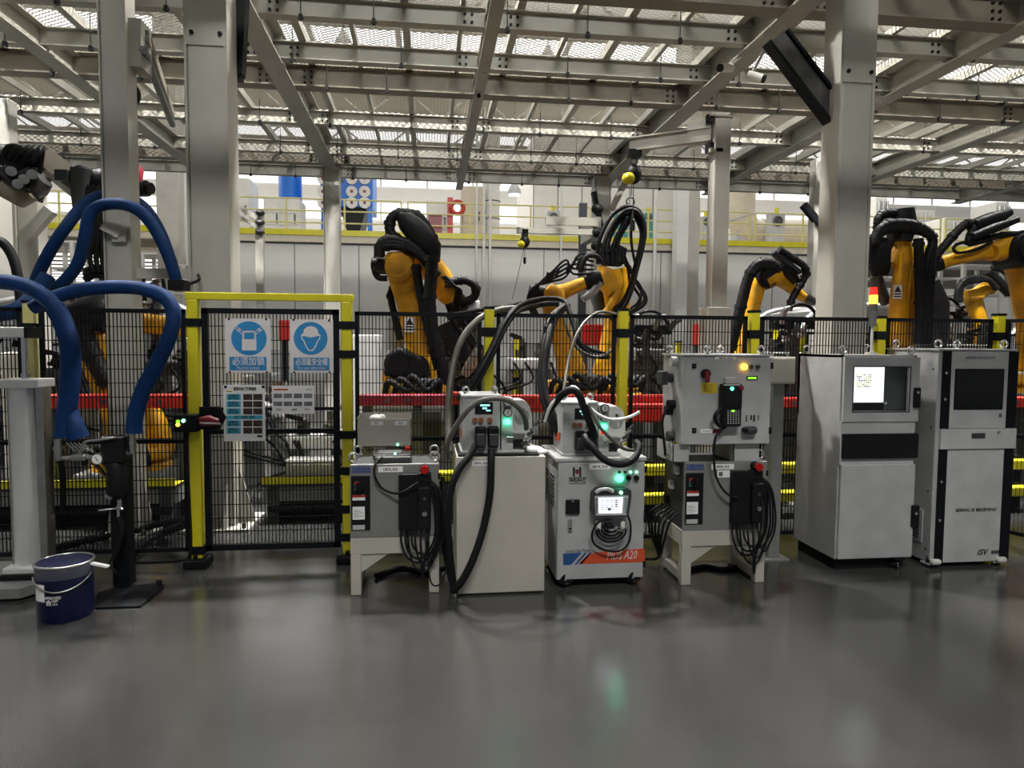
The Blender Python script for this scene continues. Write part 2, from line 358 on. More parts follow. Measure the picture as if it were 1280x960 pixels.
# dust collector with filter ends
Y = 24.5; a = atY(400, 208, Y); b = atY(466, 265, Y)
t = thing('dust_collector', 'blue dust collector with rows of round white filter ends', 'dust collector', ((a.x+b.x)/2, Y, zM))
MB().cb(a.x, b.x, Y, Y+2, b.z+.15, a.z+.5, .03).build('housing', BLUEM, t)
for px in (404, 418, 440, 456): 
    for py in (224, 240, 254):
        q = atY(px if px > 410 else 404, py, Y); f = MB().cyl((q.x, Y-.1, q.z), (q.x, Y, q.z), .19, n=20).build('filter_end', WHITEP, t)
        MB().cyl((q.x, Y-.13, q.z), (q.x, Y-.1, q.z), .05, n=12).build('hub', DRED, f)
h = atY(424, 265, Y); h2 = atY(458, 290, Y)
MB().prism([(h.x, Y+.1, b.z+.15), (h2.x, Y+.1, b.z+.15), (h2.x-.3, Y+.1, zM+.35), (h.x+.3, Y+.1, zM+.35)], (0, 1.6, 0)).build('hopper', BLACK, t)
for q in (a.x+.1, b.x-.1): MB().bx(q-.08, q+.08, Y, Y+.16, zM, b.z+.2).build('leg', BLUEM, t)
# white duct column
c = atY(615, 240, 24); t = thing('duct_riser', 'white round duct riser with ribbed joints on the mezzanine', 'duct', (c.x, 24, zM))
MB().cyl((c.x, 24, zM), (c.x, 24, 9), .27, n=24).build('pipe', WHITEP, t)
for k in range(7): MB().ring((c.x, 24, zM+.4+k*.6), (0, 0, 1), .275, .02, 24, 6).build('joint_ring', GREYTXT, t)
# fire hose column
c = atY(564, 260, 23); t = thing('fire_hose_station', 'red fire hose station with reel beside the mezzanine railing', 'fire hose station', (c.x, 23, zM))
MB().bx(c.x-.12, c.x+.06, 23, 23.15, zM, zM+1.5).build('column', RED, t); MB().ring((c.x+.2, 22.9, zM+1.15), (0, 1, 0), .2, .07).build('reel', RED, t); MB().bx(c.x-.75, c.x-.3, 23, 23.25, zM+.1, zM+.9).build('cabinet', DRED, t)
# white plant building with fan units
Y = 26.5; a = atY(667, 225, Y); b = atY(846, 225, Y)
m = MB().bx(a.x, b.x, Y, Y+5, zM, 9.6)
for k in range(7): x = a.x+(b.x-a.x)*k/6; m.mat(1).bx(x-.015, x+.015, Y-.01, Y, zM, 9.6)
tag(m.build('plant_housing', [WALLP, GREYTXT]), 'large white panelled plant housing on the mezzanine', 'plant housing')
def fan_unit(px0, py0, px1, py1, mat, label, Y=24.6):
    a = atY(px0, py0, Y); b = atY(px1, py1, Y); c = (a+b)/2
    t = thing('fan_unit', label, 'fan unit', (c.x, Y, zM), 'fan units on the mezzanine')
    MB().cb(a.x, b.x, Y, Y+.35, zM, a.z, .02).build('casing', mat, t)
    r = (b.x-a.x)*.26; z = a.z-r*1.9
    MB().cyl((c.x, Y-.03, z), (c.x, Y, z), r, n=20).build('fan_opening', DSTEEL, t); MB().ring((c.x, Y-.03, z), (0, 1, 0), r*1.12, .03).build('fan_ring', GREYTXT, t)
    MB().bx(c.x-.12, c.x+.12, Y-.02, Y, zM+.25, zM+.55).build('badge', WHITEP, t)
    MB().cyl((c.x, Y+.1, a.z), (c.x, Y+.1, a.z+.2), .08, n=10).build('beacon', YEL, t)
TEAL = pm('teal_paint', lin(70, 140, 130), .5)
fan_unit(684, 263, 700, 300, LGREY, 'white fan unit left of the steel column and jib arm')
fan_unit(770, 266, 785, 300, TEAL, 'teal-framed fan unit inside the black cable loop')
fan_unit(806, 266, 816, 300, TEAL, 'narrow teal fan unit right of the black cable loop')
fan_unit(877, 270, 890, 298, LGREY, 'white fan unit close left of the jib crane column')
fan_unit(963, 266, 981, 300, LGREY, 'white fan unit below the beam end at right')
# beige duct elbow
Y = 25.8; pts = [atY(926, 215, Y), atY(926, 250, Y), atY(926, 272, Y), atY(938, 290, Y), atY(965, 292, Y), atY(1010, 292, Y)]
t = thing('air_duct', 'wide beige air duct bending along the mezzanine edge', 'air duct', (pts[1].x, Y, zM))
m = MB(); P = cr(pts, 5); m.tube(pts, .55, 20, 5); m.build('duct_pipe', MEZB, t)
for q in (12, 20): p = P[q]; MB().bx(p.x-.4, p.x+.4, Y-.3, Y+.3, zM, p.z-.3).build('duct_stand', LGREY, t)
for q in (3, 10, 18): d = (P[q+1]-P[q-1]).normalized(); MB().ring(P[q], d, .56, .03, 24, 6).build('flange', LGREY, t)
# thin pipes and conduits down the partition
for i, (px, r) in enumerate([(596, .035), (605, .045), (613, .045), (702, .03), (820, .06)]):
    a = atY(px, 240, MY-.3); tag(MB().cyl((a.x, MY-.3, 0), (a.x, MY-.3, 9), r, n=8).build('pipe_riser', WHITEP), '%s thin white pipe running down the white partition wall' % ['leftmost', 'second', 'third', 'fourth', 'rightmost'][i], 'pipe', 'pipes on the partition')
# hall columns
def hall_col(px, w, Y, label, mat, d=.6):
    a = atY(px, 400, Y); tag(MB().bx(a.x-w/2, a.x+w/2, Y, Y+d, 0, 12.2).bx(a.x-w*.75, a.x+w*.75, Y-.1, Y+d+.1, 0, .3).build('hall_column', mat), label, 'column', 'hall building columns')
hall_col(212, .55, 20, 'cream hall column left of the large grey platform column', CREAM)
hall_col(230, .2, 20.5, 'thin white hall column beside the cream hall column', WHITEP, .2)
hall_col(851, .36, 20.5, 'white round-edged hall column left of the jib crane post', WHITEP, .4)
hall_col(865, .36, 21, 'cream hall column behind the jib crane post', CREAM)
# far right mezzanine machinery: pale presses far behind the right robots
for i, (px0, px1, py, Y) in enumerate([(1095, 1110, 246, 30), (1140, 1170, 262, 31), (1180, 1240, 272, 27), (1245, 1262, 252, 29)]):
    a = atY(px0, py, Y); b = atY(px1, py, Y); t = thing('plant_machine', ['tall white plant machine just right of the big right column', 'low white plant machine with pipes behind the right robots', 'wide pale plant machine at the yellow railing', 'slim white plant machine near the right edge'][i], 'machine', ((a.x+b.x)/2, Y, zM))
    MB().cb(a.x, b.x, Y, Y+1.5, zM, a.z, .05).build('housing', WHITEP, t)
    for k in range(3): q = a.x+(b.x-a.x)*(k+.5)/3; MB().cyl((q, Y-.12, zM), (q, Y-.12, a.z-.2), .06, n=10).build('pipe', STEEL, t); MB().bx(q-.2, q+.2, Y-.03, Y, zM+.5, zM+.9).build('access_panel', GREYTXT if k == 1 else LGREY, t)
# bright work area under the mezzanine at left
for i in range(9):
    z = 3.1+.0*i; y = MY+1.5+i*1.3
    tag(MB().bx(-22, xl-.5, y, y+.12, ztop-.36, ztop-.30).build('tube_light', E_LUX), 'long lit ceiling tube under the mezzanine at left', 'light', 'tube lights under the mezzanine')
area('tube_light_light', (-13, 27, ztop-.5), (0, 0, 0), 14, 9, 500)
struct('wall_left', MB().bx(-40, -22, 36, 36.2, 0, 12), WALLP)
# ================================================================ steel platform over the line
ZB = 5.17
CY1, CY2 = 6.49, 14.3
def column(x, y, w, label, zt=6.0, base=True, d=None, mat=STEELP, plate_z=4.7):
    d = d or w
    t = thing('platform_column', label, 'column', (x, y, 0), 'platform columns')
    MB().cb(x-w/2, x+w/2, y, y+d, 0, zt, .02).build('shaft', mat, t)
    MB().bx(x-w*.56, x-w*.5, y-.01, y+d*.3, 0, zt).bx(x+w*.42, x+w*.5, y-.012, y+.02, 0, zt).build('edge_strip', mat, t)
    if base:
        b = MB().bx(x-w*.95, x+w*.95, y-w*.45, y+d+w*.45, 0, .025)
        for s in (-1, 1):
            b.prism([(x+s*w*.5, y+d*.4, .02), (x+s*w*.9, y+d*.4, .02), (x+s*w*.9, y+d*.4, .1), (x+s*w*.5, y+d*.4, .55)], (0, .015, 0))
            b.prism([(x+s*w*.3, y, .02), (x+s*w*.3, y-w*.42, .02), (x+s*w*.3, y-w*.42, .1), (x+s*w*.3, y, .5)], (.015, 0, 0))
        b.build('base_plate', mat, t)
        for s in (-1, 1): MB().cyl((x+s*w*.8, y-w*.3, .025), (x+s*w*.8, y-w*.3, .07), .022, n=8).build('anchor_bolt', DSTEEL, t)
    if plate_z:
        p = MB().bx(x-w*.5, x+w*.5, y-.016, y, plate_z-.4, plate_z+1).build('splice_plate', mat, t)
        for s in (-.35, .35): MB().cyl((x+s*w, y-.035, plate_z-.3), (x+s*w, y-.016, plate_z-.3), .02, n=6).build('bolt', BLACK, p)
    return t
XL = atY(267, 500, CY1).x; XR = atY(1062, 400, CY1).x
XC3 = atY(415, 300, CY2).x; XC4 = atY(753, 300, CY2).x
column(XL, CY1, .34, 'large grey steel column behind the gate with two blue signs')
column(XR, CY1, .345, 'large grey steel column rising behind the windowed grey cabinet')
column(XC3, CY2, .30, 'far grey column above the hard-hat sign', 5.2, False, plate_z=0)
column(XC4, CY2, .34, 'far grey column behind the hanging black cable loop', 5.2, False, plate_z=0)
column(atY(1024, 330, CY2-2).x, CY2-2, .24, 'slim grey column close left of the big right column', 5.2, False, plate_z=0)
column(atY(729, 300, 17).x, 17, .18, 'thin blue-grey post left of the far grey column', 5.2, False, plate_z=0, mat=GREYTXT)
column(atY(153, 480, 6.3).x, 6.3, .21, 'narrow grey column at left between the blue hoses', 6.2, True, plate_z=0)
column(atY(36, 330, 9).x, 9, .24, 'grey column at far left below the black welding gun', 4.0, False, plate_z=0)
column(atY(8, 330, 11).x, 11, .22, 'pale column at the left edge of the view', 5.2, False, plate_z=0)
# longitudinal girders
def girder(x, y0, y1, zb, h, w, label, mat=BEAMP, bolts=()):
    t = thing('platform_girder', label, 'girder', (x, y0, zb), 'platform girders running away from the camera')
    MB().ibeam((x, y0, zb+h/2), (x, y1, zb+h/2), w, h, .02).build('beam', mat, t)
    for yb in bolts:
        p = MB().bx(x-w*.42, x+w*.42, yb-.008, yb+.008, zb+.03, zb+h-.03).build('stiffener', mat, t)
        for zz in (.3, .5, .7):
            for s in (-1, 1): MB().cyl((x+s*.012, yb+.1, zb+h*zz), (x+s*.05, yb+.1, zb+h*zz), .022, n=6).build('bolt', BLACK, p)
T_A = [8.0, 9.18, 11.8, 13.6, 15.45]
girder(XL, -1, 15.6, ZB, .42, .26, 'grey girder meeting the big left column', bolts=T_A)
girder(3.83, -1, 15.6, ZB, .42, .26, 'grey girder meeting the big right column', bolts=T_A)
girder(.72, -1, 16, ZB+.02, .2, .15, 'narrow girder straight above the robots in mid view', bolts=T_A)
girder(-4.65, -1, 15.6, ZB, .3, .22, 'girder slanting across the top left corner', bolts=T_A)
girder(-6.75, 5, 9.8, ZB-.5, .16, .12, 'short low girder at the left edge above the welding gun')
girder(6.45, -1, 15.6, ZB, .34, .24, 'girder right of the big right column with light on its web', bolts=T_A)
girder(9.3, -1, 15.6, ZB, .34, .24, 'second girder right of the big right column', bolts=T_A)
girder(12.8, -1, 15.6, ZB, .34, .24, 'third girder right of the big right column', bolts=T_A)
# crossbeams: lit webs and deeper main beams darkened in colour to stand for shade
X0, X1 = -13, 17
nm = ['first', 'second', 'third', 'fourth', 'fifth', 'sixth', 'seventh', 'eighth']
for i, (y, h) in enumerate(zip([1.2, 3.6, 5.3]+T_A, (.22,)*8)):
    t = thing('platform_crossbeam', '%s pale crossbeam under the platform deck counting from the front' % nm[i], 'crossbeam', (0, y, ZB+.08), 'pale crossbeams under the deck')
    MB().ibeam((X0, y, ZB+.08+h/2), (X1, y, ZB+.08+h/2), .14, h, .015).build('beam', BEAMP, t)
    for gx in (XL, .72, 3.83, 6.45, 9.3):
        b = MB()
        for dx in (.22, .30):
            for dz in (.3, .7):
                for s in (-1, 1): b.cyl((gx+s*dx, y-.03, ZB+.08+h*dz), (gx+s*dx, y-.006, ZB+.08+h*dz), .018, n=6)
        b.mat(1).bx(gx-.33, gx+.33, y-.012, y-.006, ZB+.10, ZB+.28); b.build('connection_plate', [BLACK, BEAMP], t)
for i, (y, zb, h) in enumerate([(7.05, ZB+.02, .34), (9.98, ZB+.02, .30), (14.12, ZB+.02, .30)]):
    t = thing('platform_main_beam', '%s deep shade-toned main beam across the platform counting from the front' % nm[i], 'beam', (0, y, zb), 'deep main beams of the platform')
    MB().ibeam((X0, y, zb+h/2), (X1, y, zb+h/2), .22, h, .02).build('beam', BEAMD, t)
    for gx in (XL, 3.83, 6.45, 9.3):
        b = MB()
        for dx in (.25, .34):
            for dz in (.25, .5, .75):
                for s in (-1, 1): b.cyl((gx+s*dx, y-.03, zb+h*dz), (gx+s*dx, y-.006, zb+h*dz), .018, n=6)
        b.mat(1).bx(gx-.38, gx+.38, y-.012, y-.006, zb+.03, zb+h-.03); b.build('connection_plate', [BLACK, BEAMD], t)
# joists and expanded metal deck
for k in range(46):
    x = X0+.4+k*.65; w = .09 if k % 2 else .055
    o = tag(MB().bx(x-w/2, x+w/2, -1, 15.6, ZB+.30, ZB+.30+.08+.03*(k % 2)).build('deck_joist', BEAMP), 'slim steel joist running away under the mesh deck', 'joist', 'deck joists')
tag(MB().bx(X0, X1, -1, 15.6, ZB+.415, ZB+.42).build('mesh_deck', DECKM), 'expanded metal mesh deck laid over the platform beams', 'mesh deck')
# hanger rods with clips
hr = MB().cyl((0, 0, 0), (0, 0, .62), .006, n=6); proto = thing('hanger_rod', 'thin black hanger rod with end clip below the mesh deck', 'hanger rod', (0, 0, 0), 'hanger rods under the deck')
hr.build('rod', BLACK, proto); MB().bx(-.02, .02, -.02, .02, -.03, .03).bx(-.035, .035, -.006, .006, -.015, -.005).build('clip', BLACK, proto)
first = True
for y in (5.2, 7.9, 9.08, 9.85, 11.7, 13.5, 15.35):
    for k in range(15):
        x = -7.3+k*1.15+random.uniform(-.2, .2)
        if not first: o = copy_tree(proto)
        else: o = proto; first = False
        o.location = (x, y, ZB+.0 if y == 9.85 else ZB+.05)
# diagonal braces (black)
for a, b, Y, w, label, mt in [((304, -60), (296, 100), 6.9, .1, 'black sloping brace close right of the big left column', BLKP), ((968, 48), (1046, 150), 6.75, .17, 'shiny dark diagonal brace left of the big right column', DSTEEL), ((1004, 256), (1031, 288), 12.3, .12, 'small black diagonal brace beside the slim column', BLKP), ((742, 240), (752, 290), 14.3, .1, 'small black brace on the far column', BLKP)]:
    p = atY(*a, Y); q = atY(*b, Y+.0); t = thing('diagonal_brace', label, 'brace', tuple(q))
    MB().bar(p, q, w, .12, V((0, 1, 0))).build('brace_bar', mt, t)
    if mt is not BLKP or Y < 7: 
        for s in (-1, 1): e = V((s*w*.55, -.02, s*w*.35)); MB().bar(p+e, q+e, .03, .14, V((0, 1, 0))).build('flange', BLKP, t)
# knee braces white
for a, b, Y, w, label in [((764, 262), (792, 208), 14.35, .12, 'pale knee brace right of the far column'), ((64, 262), (30, 300), 8.9, .12, 'white knee brace on the far-left column')]:
    tag(MB().bar(atY(*a, Y), atY(*b, Y), w, w, V((0, 1, 0))).build('knee_brace', STEELP), label, 'brace')
# high bay lamps and cctv cameras
for i, (px, py, Y, lit) in enumerate([(429, 50, 15.8, 0), (685, 68, 17, 1), (643, 236, 19, 1)]):
    c = atY(px, py, Y); t = thing('high_bay_lamp', ['unlit bell-shaped high bay lamp above the deck at left of centre', 'glowing bell-shaped high bay lamp seen through the deck', 'small glowing high bay lamp over the mezzanine'][i], 'lamp', tuple(c), 'high bay lamps')
    MB().lathe((c.x, c.y, c.z), [(.2, -.16), (.17, -.02), (.08, .12), (.05, .2)], 20).build('lamp_shade', LGREY, t)
    MB().lathe((c.x, c.y, c.z), [(.16, -.17), (.16, -.15)], 16).build('bulb', E_LAMP if lit else LGREY, t); MB().cyl(c+V((0, 0, .2)), V((c.x, c.y, 11 if i < 3 else c.z+1)), .012, n=6).build('cord', BLACK, t)
for i, x_ in enumerate((-6.8, -1.0, 4.6, 10.2)):
    t = thing('high_bay_lamp', ['first', 'second', 'third', 'fourth'][i]+' from left of the high bay lamps shining down through the platform deck', 'lamp', (x_, 8.5, 10.75), 'high bay lamps')
    MB().lathe((x_, 8.5, 10.75), [(.34, 0), (.30, .12), (.14, .3), (.08, .42)], 24, caps=False).build('lamp_shade', LGREY, t); MB().cyl((x_, 8.5, 10.79), (x_, 8.5, 10.83), .26, n=20).build('bulb', E_LAMP, t); MB().cyl((x_, 8.5, 11.15), (x_, 8.5, 12.3), .015, n=6).build('cord', BLACK, t)
for i, (px, py, Y, rz) in enumerate([(911, 85, 8.1, .5), (940, 95, 7.75, -2.3)]):
    c = atY(px, py, Y); t = thing('surveillance_camera', ['white surveillance camera pointing left on the right girder', 'white surveillance camera pointing right on the right girder'][i], 'camera', tuple(c), 'surveillance cameras')
    d = V((-.9, -.35, -.18)) if i == 0 else V((.75, -.5, -.38))
    MB().cyl(c-d*.05, c+d*.13, .05, n=14).build('housing', WHITEP, t); MB().cyl(c+d*.13, c+d*.16, .046, n=14).build('lens_hood', BLACK, t); MB().bar(c+V((0, 0, .03)), V((3.76 if i == 0 else 3.9, c.y+.02, ZB+.01)), .03).build('bracket', WHITEP, t)
# ================================================================ jib cranes with chain hoists
def hoist(c, label, sc=1.0, hook=.5):
    t = thing('chain_hoist', label, 'hoist', tuple(c), 'chain hoists')
    MB().ell(c, .11*sc, .1*sc, .13*sc).build('body', BLACK, t); MB().ell(c+V((-.08*sc, -.03*sc, -.06*sc)), .09*sc, .1*sc, .08*sc).build('motor', YEL, t)
    MB().ring(c+V((0, 0, .17*sc)), (0, 1, 0), .045*sc, .012*sc, 14, 6).build('suspension_hook', DSTEEL, t); MB().cyl(c+V((0, 0, -.1*sc)), c+V((0, 0, -hook)), .006, n=6).build('chain', DSTEEL, t); MB().cyl(c+V((0, 0, -hook)), c+V((0, 0, -hook-.12)), .03*sc, n=8).build('hook', BLACK, t); return t
JY = 7.6; c = atY(899, 383, JY); zt = atY(899, 146, JY).z
t = thing('jib_crane', 'grey jib crane with arm reaching left from a square post', 'jib crane', (c.x, JY, 0), 'jib cranes')
MB().cb(c.x-.095, c.x+.095, JY, JY+.19, 0, zt, .012).build('post', STEELP, t)
z2 = atY(899, 384, JY).z; MB().cb(c.x-.15, c.x+.14, JY-.04, JY+.23, 0, z2, .012).build('post_sleeve', STEELP, t)
MB().bx(c.x-.11, c.x+.11, JY-.02, JY+.21, zt, zt+.02).build('top_cap', BEAMP, t)
a = atY(890, 166, JY); b = atY(787, 183, JY)
yb = JY+.65
b = atY(787, 181, yb); aa = V((c.x-.1, JY+.1, b.z)); 
# arm level at height of its tip
MB().ibeam(V((aa.x, aa.y, b.z+.0)), V(b), .09, .16, .014).build('arm', STEELP, t)
MB().bar(V((aa.x, aa.y, b.z+.02)), aa+(V(b)-aa)*.28+V((0, 0, .02)), .05, .26).build('arm_root', STEELP, t)
for q in (.16, -.16): MB().cyl((aa.x, aa.y, b.z+q-.05), (aa.x, aa.y, b.z+q+.05), .07, n=16).build('pivot', BLACK, t)
for q in (.2, -.2): MB().bx(aa.x-.05, c.x, JY+.0, JY+.12, b.z+q-.02, b.z+q+.02).build('pivot_bracket', STEELP, t)
tip = V(b)+(aa-V(b))*.06
MB().bx(tip.x-.08, tip.x+.08, tip.y-.06, tip.y+.06, tip.z-.15, tip.z-.07).build('trolley', BLACK, t)
hoist(tip+V((0, 0, -.36)), 'yellow and black chain hoist hanging from the right jib arm', .9, .55)
# left jib
JY = 6.35; c = atY(160, 40, JY); b = V((c.x-.42, JY+2.2, c.z)); 
t = thing('jib_crane', 'grey jib arm with dark pneumatic tube on the narrow left column', 'jib crane', (c.x, JY, c.z), 'jib cranes')
MB().bx(c.x-.0, c.x+.10, JY-.0, JY+.24, c.z-.28, c.z+.12).build('pivot_bracket', BEAMP, t)
MB().bar(c+V((.10, .1, .02)), b+V((.0, 0, .02)), .06, .10).build('arm', BEAMD, t); MB().cyl(c+V((.12, 0, -.14)), b+V((.04, -.1, -.14)), .035, n=12).build('pneumatic_tube', DSTEEL, t)
hoist(atY(163, 118, JY+.35), 'orange-brown chain hoist hanging beside the narrow left column', .8, .3)
h = atY(163, 150, JY+.35); tag(MB().tube([h, h+V((-.03, 0, -.25)), h+V((0, 0, -.5)), h+V((.03, 0, -.25)), h+V((.01, 0, 0))], .009, 6).tube([h+V((0, 0, -.5)), h+V((-.03, 0, -.9)), h+V((-.03, 0, -1.1))], .007, 6).build('rope_sling', BLACK), 'black rope sling hanging from the left chain hoist', 'rope sling')
# centre jib on the far column
JY = 13.2; c = atY(745, 283, JY); b = atY(646, 288, JY)
t = thing('jib_crane', 'short grey jib arm with small hoist left of the far column', 'jib crane', (c.x, JY, b.z), 'jib cranes')
MB().bar(V((c.x, JY, b.z)), V(b), .1, .11).build('arm', BEAMP, t); q = atY(681, 284, JY); MB().bar(V((c.x, JY-.05, b.z+.19)), V((q.x, JY-.05, b.z+.19)), .06, .16).build('upper_rail', BEAMP, t)
for z in (.45, .0, -.25): MB().ell((c.x+.02, JY, b.z+z), .12, .12, .1).build('pivot', BLACK, t)
MB().bx(c.x-.06, c.x+.1, JY-.02, CY2, b.z-.08, b.z+.3).build('bracket', BEAMP, t)
p = atY(656, 290, JY); MB().bx(p.x-.06, p.x+.06, JY-.05, JY+.05, p.z-.1, p.z+.05).build('trolley', BLACK, t)
hs = hoist(atY(656, 302, JY), 'small dark chain hoist under the short jib arm', .9, .3); MB().tube([atY(656, 306, JY), atY(646, 350, JY), atY(640, 375, JY)], .006, 6).build('pull_wire', DSTEEL, hs)
# jib at post behind the gate
JY = 13.5; c = atY(324, 300, JY); t = thing('jib_crane', 'thin grey post with folded jib arm behind the gate top', 'jib crane', (c.x, JY, 0), 'jib cranes')
zt = atY(324, 262, JY).z; MB().bx(c.x-.07, c.x+.07, JY, JY+.14, 0, zt).build('post', STEELP, t)
MB().bar(atY(290, 254, JY), atY(322, 272, JY), .07, .09).build('arm', STEELP, t); MB().bar(atY(290, 266, JY), atY(322, 284, JY), .05, .07).build('arm_rail', STEELP, t)
for py in (266, 278, 290): p = atY(325, py, JY); MB().ell(p, .09, .1, .06).build('pivot', DSTEEL, t)
MB().ell(atY(293, 279, JY), .08, .08, .1).build('trolley', BLACK, t)
# welding gun hanging top left
p = atY(30, 215, 8.2); t = thing('hanging_weld_gun', 'black welding gun mounted on a pale bracket at top left', 'welding gun', tuple(p))
MB().limb([(atY(-6, 220, 8.2), .42, .4), (atY(20, 205, 8.2), .42, .45), (atY(46, 196, 8.2), .25, .3)]).build('body', BLACK, t)
MB().limb([(atY(24, 240, 8.1), .26, .3), (atY(44, 228, 8.1), .3, .3), (atY(54, 222, 8.1), .2, .25)]).build('gun_head', DSTEEL, t)
limb3 = MB().limb([(atY(8, 236, 8.0), .2, .3), (atY(26, 246, 8.0), .22, .25), (atY(40, 240, 8.0), .16, .2)]).build('transformer', BEAMD, t)
for q in ((30, 224), (40, 218), (14, 214), (22, 230)): MB().cyl(atY(*q, 7.95), atY(*q, 7.75), .05, n=14).cyl(atY(*q, 7.75), atY(*q, 7.72), .03, n=10).build('pin', STEEL, t)
for k in range(4): MB().tube([atY(-4+k*5, 208, 7.9), atY(6+k*6, 222+k*3, 7.8), atY(22+k*6, 226+k*4, 7.85), atY(36+k*3, 210, 7.9)], .018, 8).build('lead', RUBBER, t)
for k in range(5): MB().tube([atY(4+k*8, 196+k*2, 8.0), atY(12+k*8, 184+k*3, 7.9), atY(28+k*6, 186, 8.0), atY(40+k*2, 200+k*4, 8.1)], .035).build('cable', RUBBER, t)
MB().bar(atY(60, 222, 8.2), atY(48, 252, 8.2), .06, .06).build('electrode_arm', DSTEEL, t); MB().bar(atY(50, 228, 8.2), atY(40, 246, 8.2), .05, .06).build('electrode_arm', BRONZE, t)
MB().bar(atY(52, 196, 8.4), atY(105, 240, 8.6), .3, .22).build('mount_bracket', BEAMD, t); MB().bx(*[q for pr in zip(atY(84, 212, 8.3), atY(102, 240, 8.9)) for q in pr]).build('mount_plate', DGREY, t)
# ================================================================ safety fence
FY = 5.42
def wires(m, x0, x1, y, z0, z1, dx=.0265, dz=.105, r=.0031):
    n = max(1, round((x1-x0)/dx))
    for k in range(n+1): x = x0+(x1-x0)*k/n; m.bx(x-r, x+r, y-r, y+r, z0, z1)
    n = max(1, round((z1-z0)/dz))
    for k in range(n+1): z = z0+(z1-z0)*k/n; m.bx(x0, x1, y-r-.004, y+r-.004, z-r, z+r)
def fence_panel(x0, x1, y, z0, z1, label, mid=True, fr=.028, dx=.0265):
    t = thing('mesh_fence', label, 'fence panel', ((x0+x1)/2, y, z0), 'black mesh fence panels')
    f = MB().bx(x0, x0+fr, y-.015, y+.015, z0, z1).bx(x1-fr, x1, y-.015, y+.015, z0, z1).bx(x0, x1, y-.015, y+.015, z0, z0+fr).bx(x0, x1, y-.015, y+.015, z1-fr, z1)
    if mid: zm = z0+(z1-z0)*.46; f.bx(x0, x1, y-.012, y+.012, zm-.015, zm+.015)
    f.build('frame', BLKP, t)
    m = MB(); wires(m, x0+fr, x1-fr, y, z0+fr, z1-fr, dx); m.build('wire_mesh', BLKP, t); return t
def fence_post(x, y, zt, label, w=.075, foot=True, mat=YEL, clamps=(.35, 1.05, 1.8)):
    t = thing('fence_post', label, 'fence post', (x, y, 0), 'yellow fence posts')
    MB().cb(x-w/2, x+w/2, y-w/2, y+w/2, 0, zt, .008).build('post', mat, t)
    MB().bx(x-w/2-.003, x+w/2+.003, y-w/2-.003, y+w/2+.003, zt, zt+.02).build('cap', BLKP, t)
    for z in clamps:
        if z < zt: MB().bx(x-w*.75, x+w*.75, y-w/2-.008, y+w/2+.008, z-.035, z+.035).build('clamp', BLKP, t)
    if foot: MB().cb(x-.08, x+.08, y-.09, y+.09, 0, .055, .015).cyl((x, y-.06, .055), (x, y-.06, .085), .016, n=6).build('foot', BLKP, t)
    return t
zt = atY(500, 390, FY).z; zb = .115
def fx(px, py=450): return atY(px, py, FY).x
P = {k: fx(v) for k, v in dict(a=40, b=243, c=434, d=611, e=778, f=941, g=1098, h=1246).items()}
fence_post(P['a'], FY, atY(38, 379, FY).z, 'pale yellow fence post behind the aluminium cylinder', mat=YELD)
gl = thing('gate_portal', 'yellow gate frame of two posts and a top bar around the mesh gate', 'gate frame', (P['b'], FY, 0))
zg = atY(340, 376, FY).z
for q in ('b', 'c'):
    p = MB().cb(P[q]-.04, P[q]+.04, FY-.04, FY+.04, 0, zg, .008).build('post', YEL, gl)
    MB().cb(P[q]-.085, P[q]+.085, FY-.1, FY+.1, 0, .07, .015).cyl((P[q], FY-.07, .07), (P[q], FY-.07, .1), .018, n=6).build('foot', BLKP, p)
    for z in ((.13, zg-.17) if q == 'b' else (.2, .42, .72, 1.0, 1.62, zg-.18)): MB().bx(P[q]-.055, P[q]+.06, FY-.05, FY+.05, z-.03, z+.03).build('clamp', BLKP, p)
MB().cb(P['b']-.05, P['c']+.05, FY-.035, FY+.035, zg, zg+.055, .006).build('top_bar', YEL, gl)
# gate leaf
g = thing('mesh_gate', 'black framed mesh gate carrying the blue safety signs', 'gate', ((P['b']+P['c'])/2, FY, zb), None)
x0, x1 = P['b']+.06, P['c']-.06; z1 = atY(340, 386, FY).z
f = MB().bx(x0, x0+.045, FY-.02, FY+.02, zb, z1).bx(x1-.045, x1, FY-.02, FY+.02, zb, z1).bx(x0, x1, FY-.02, FY+.02, zb, zb+.045).bx(x0, x1, FY-.02, FY+.02, z1-.04, z1)
zq = atY(340, 539, FY).z; zq2 = atY(340, 511, FY).z; f.bx(x0, x1, FY-.012, FY+.012, zq-.018, zq+.018).bx(x0, x1, FY-.012, FY+.012, zq2-.012, zq2+.012); f.build('frame', BLKP, g)
m = MB(); wires(m, x0+.04, x1-.04, FY, zb+.04, z1-.03); m.build('wire_mesh', BLKP, g)
a = atY(252, 521, FY); MB().prism([(a.x-.0, FY-.03, a.z+.08), (a.x+.14, FY-.03, a.z+.08), (a.x+.19, FY-.03, a.z), (a.x+.14, FY-.03, a.z-.09), (a.x, FY-.03, a.z-.09)], (0, -.02, 0)).build('lock_plate', BLKP, g)
MB().limb([(atY(248, 527, FY-.07), .07, .06), (atY(262, 526, FY-.07), .085, .07), (atY(274, 528, FY-.07), .05, .05)]).build('lock_handle', DRED, g)
MB().cyl(atY(250, 529, FY-.11), atY(276, 530, FY-.11), .008, n=8).build('pull_bar', STEEL, g)
zz = atY(230, 528, FY).z; b = thing('interlock_switch', 'black gate interlock switch with glowing green lamps on the left gate post', 'interlock switch', (P['b']-.08, FY-.08, zz))
MB().cb(P['b']-.12, P['b']+.05, FY-.13, FY-.04, zz-.06, zz+.07, .01).build('body', BLKP, b)
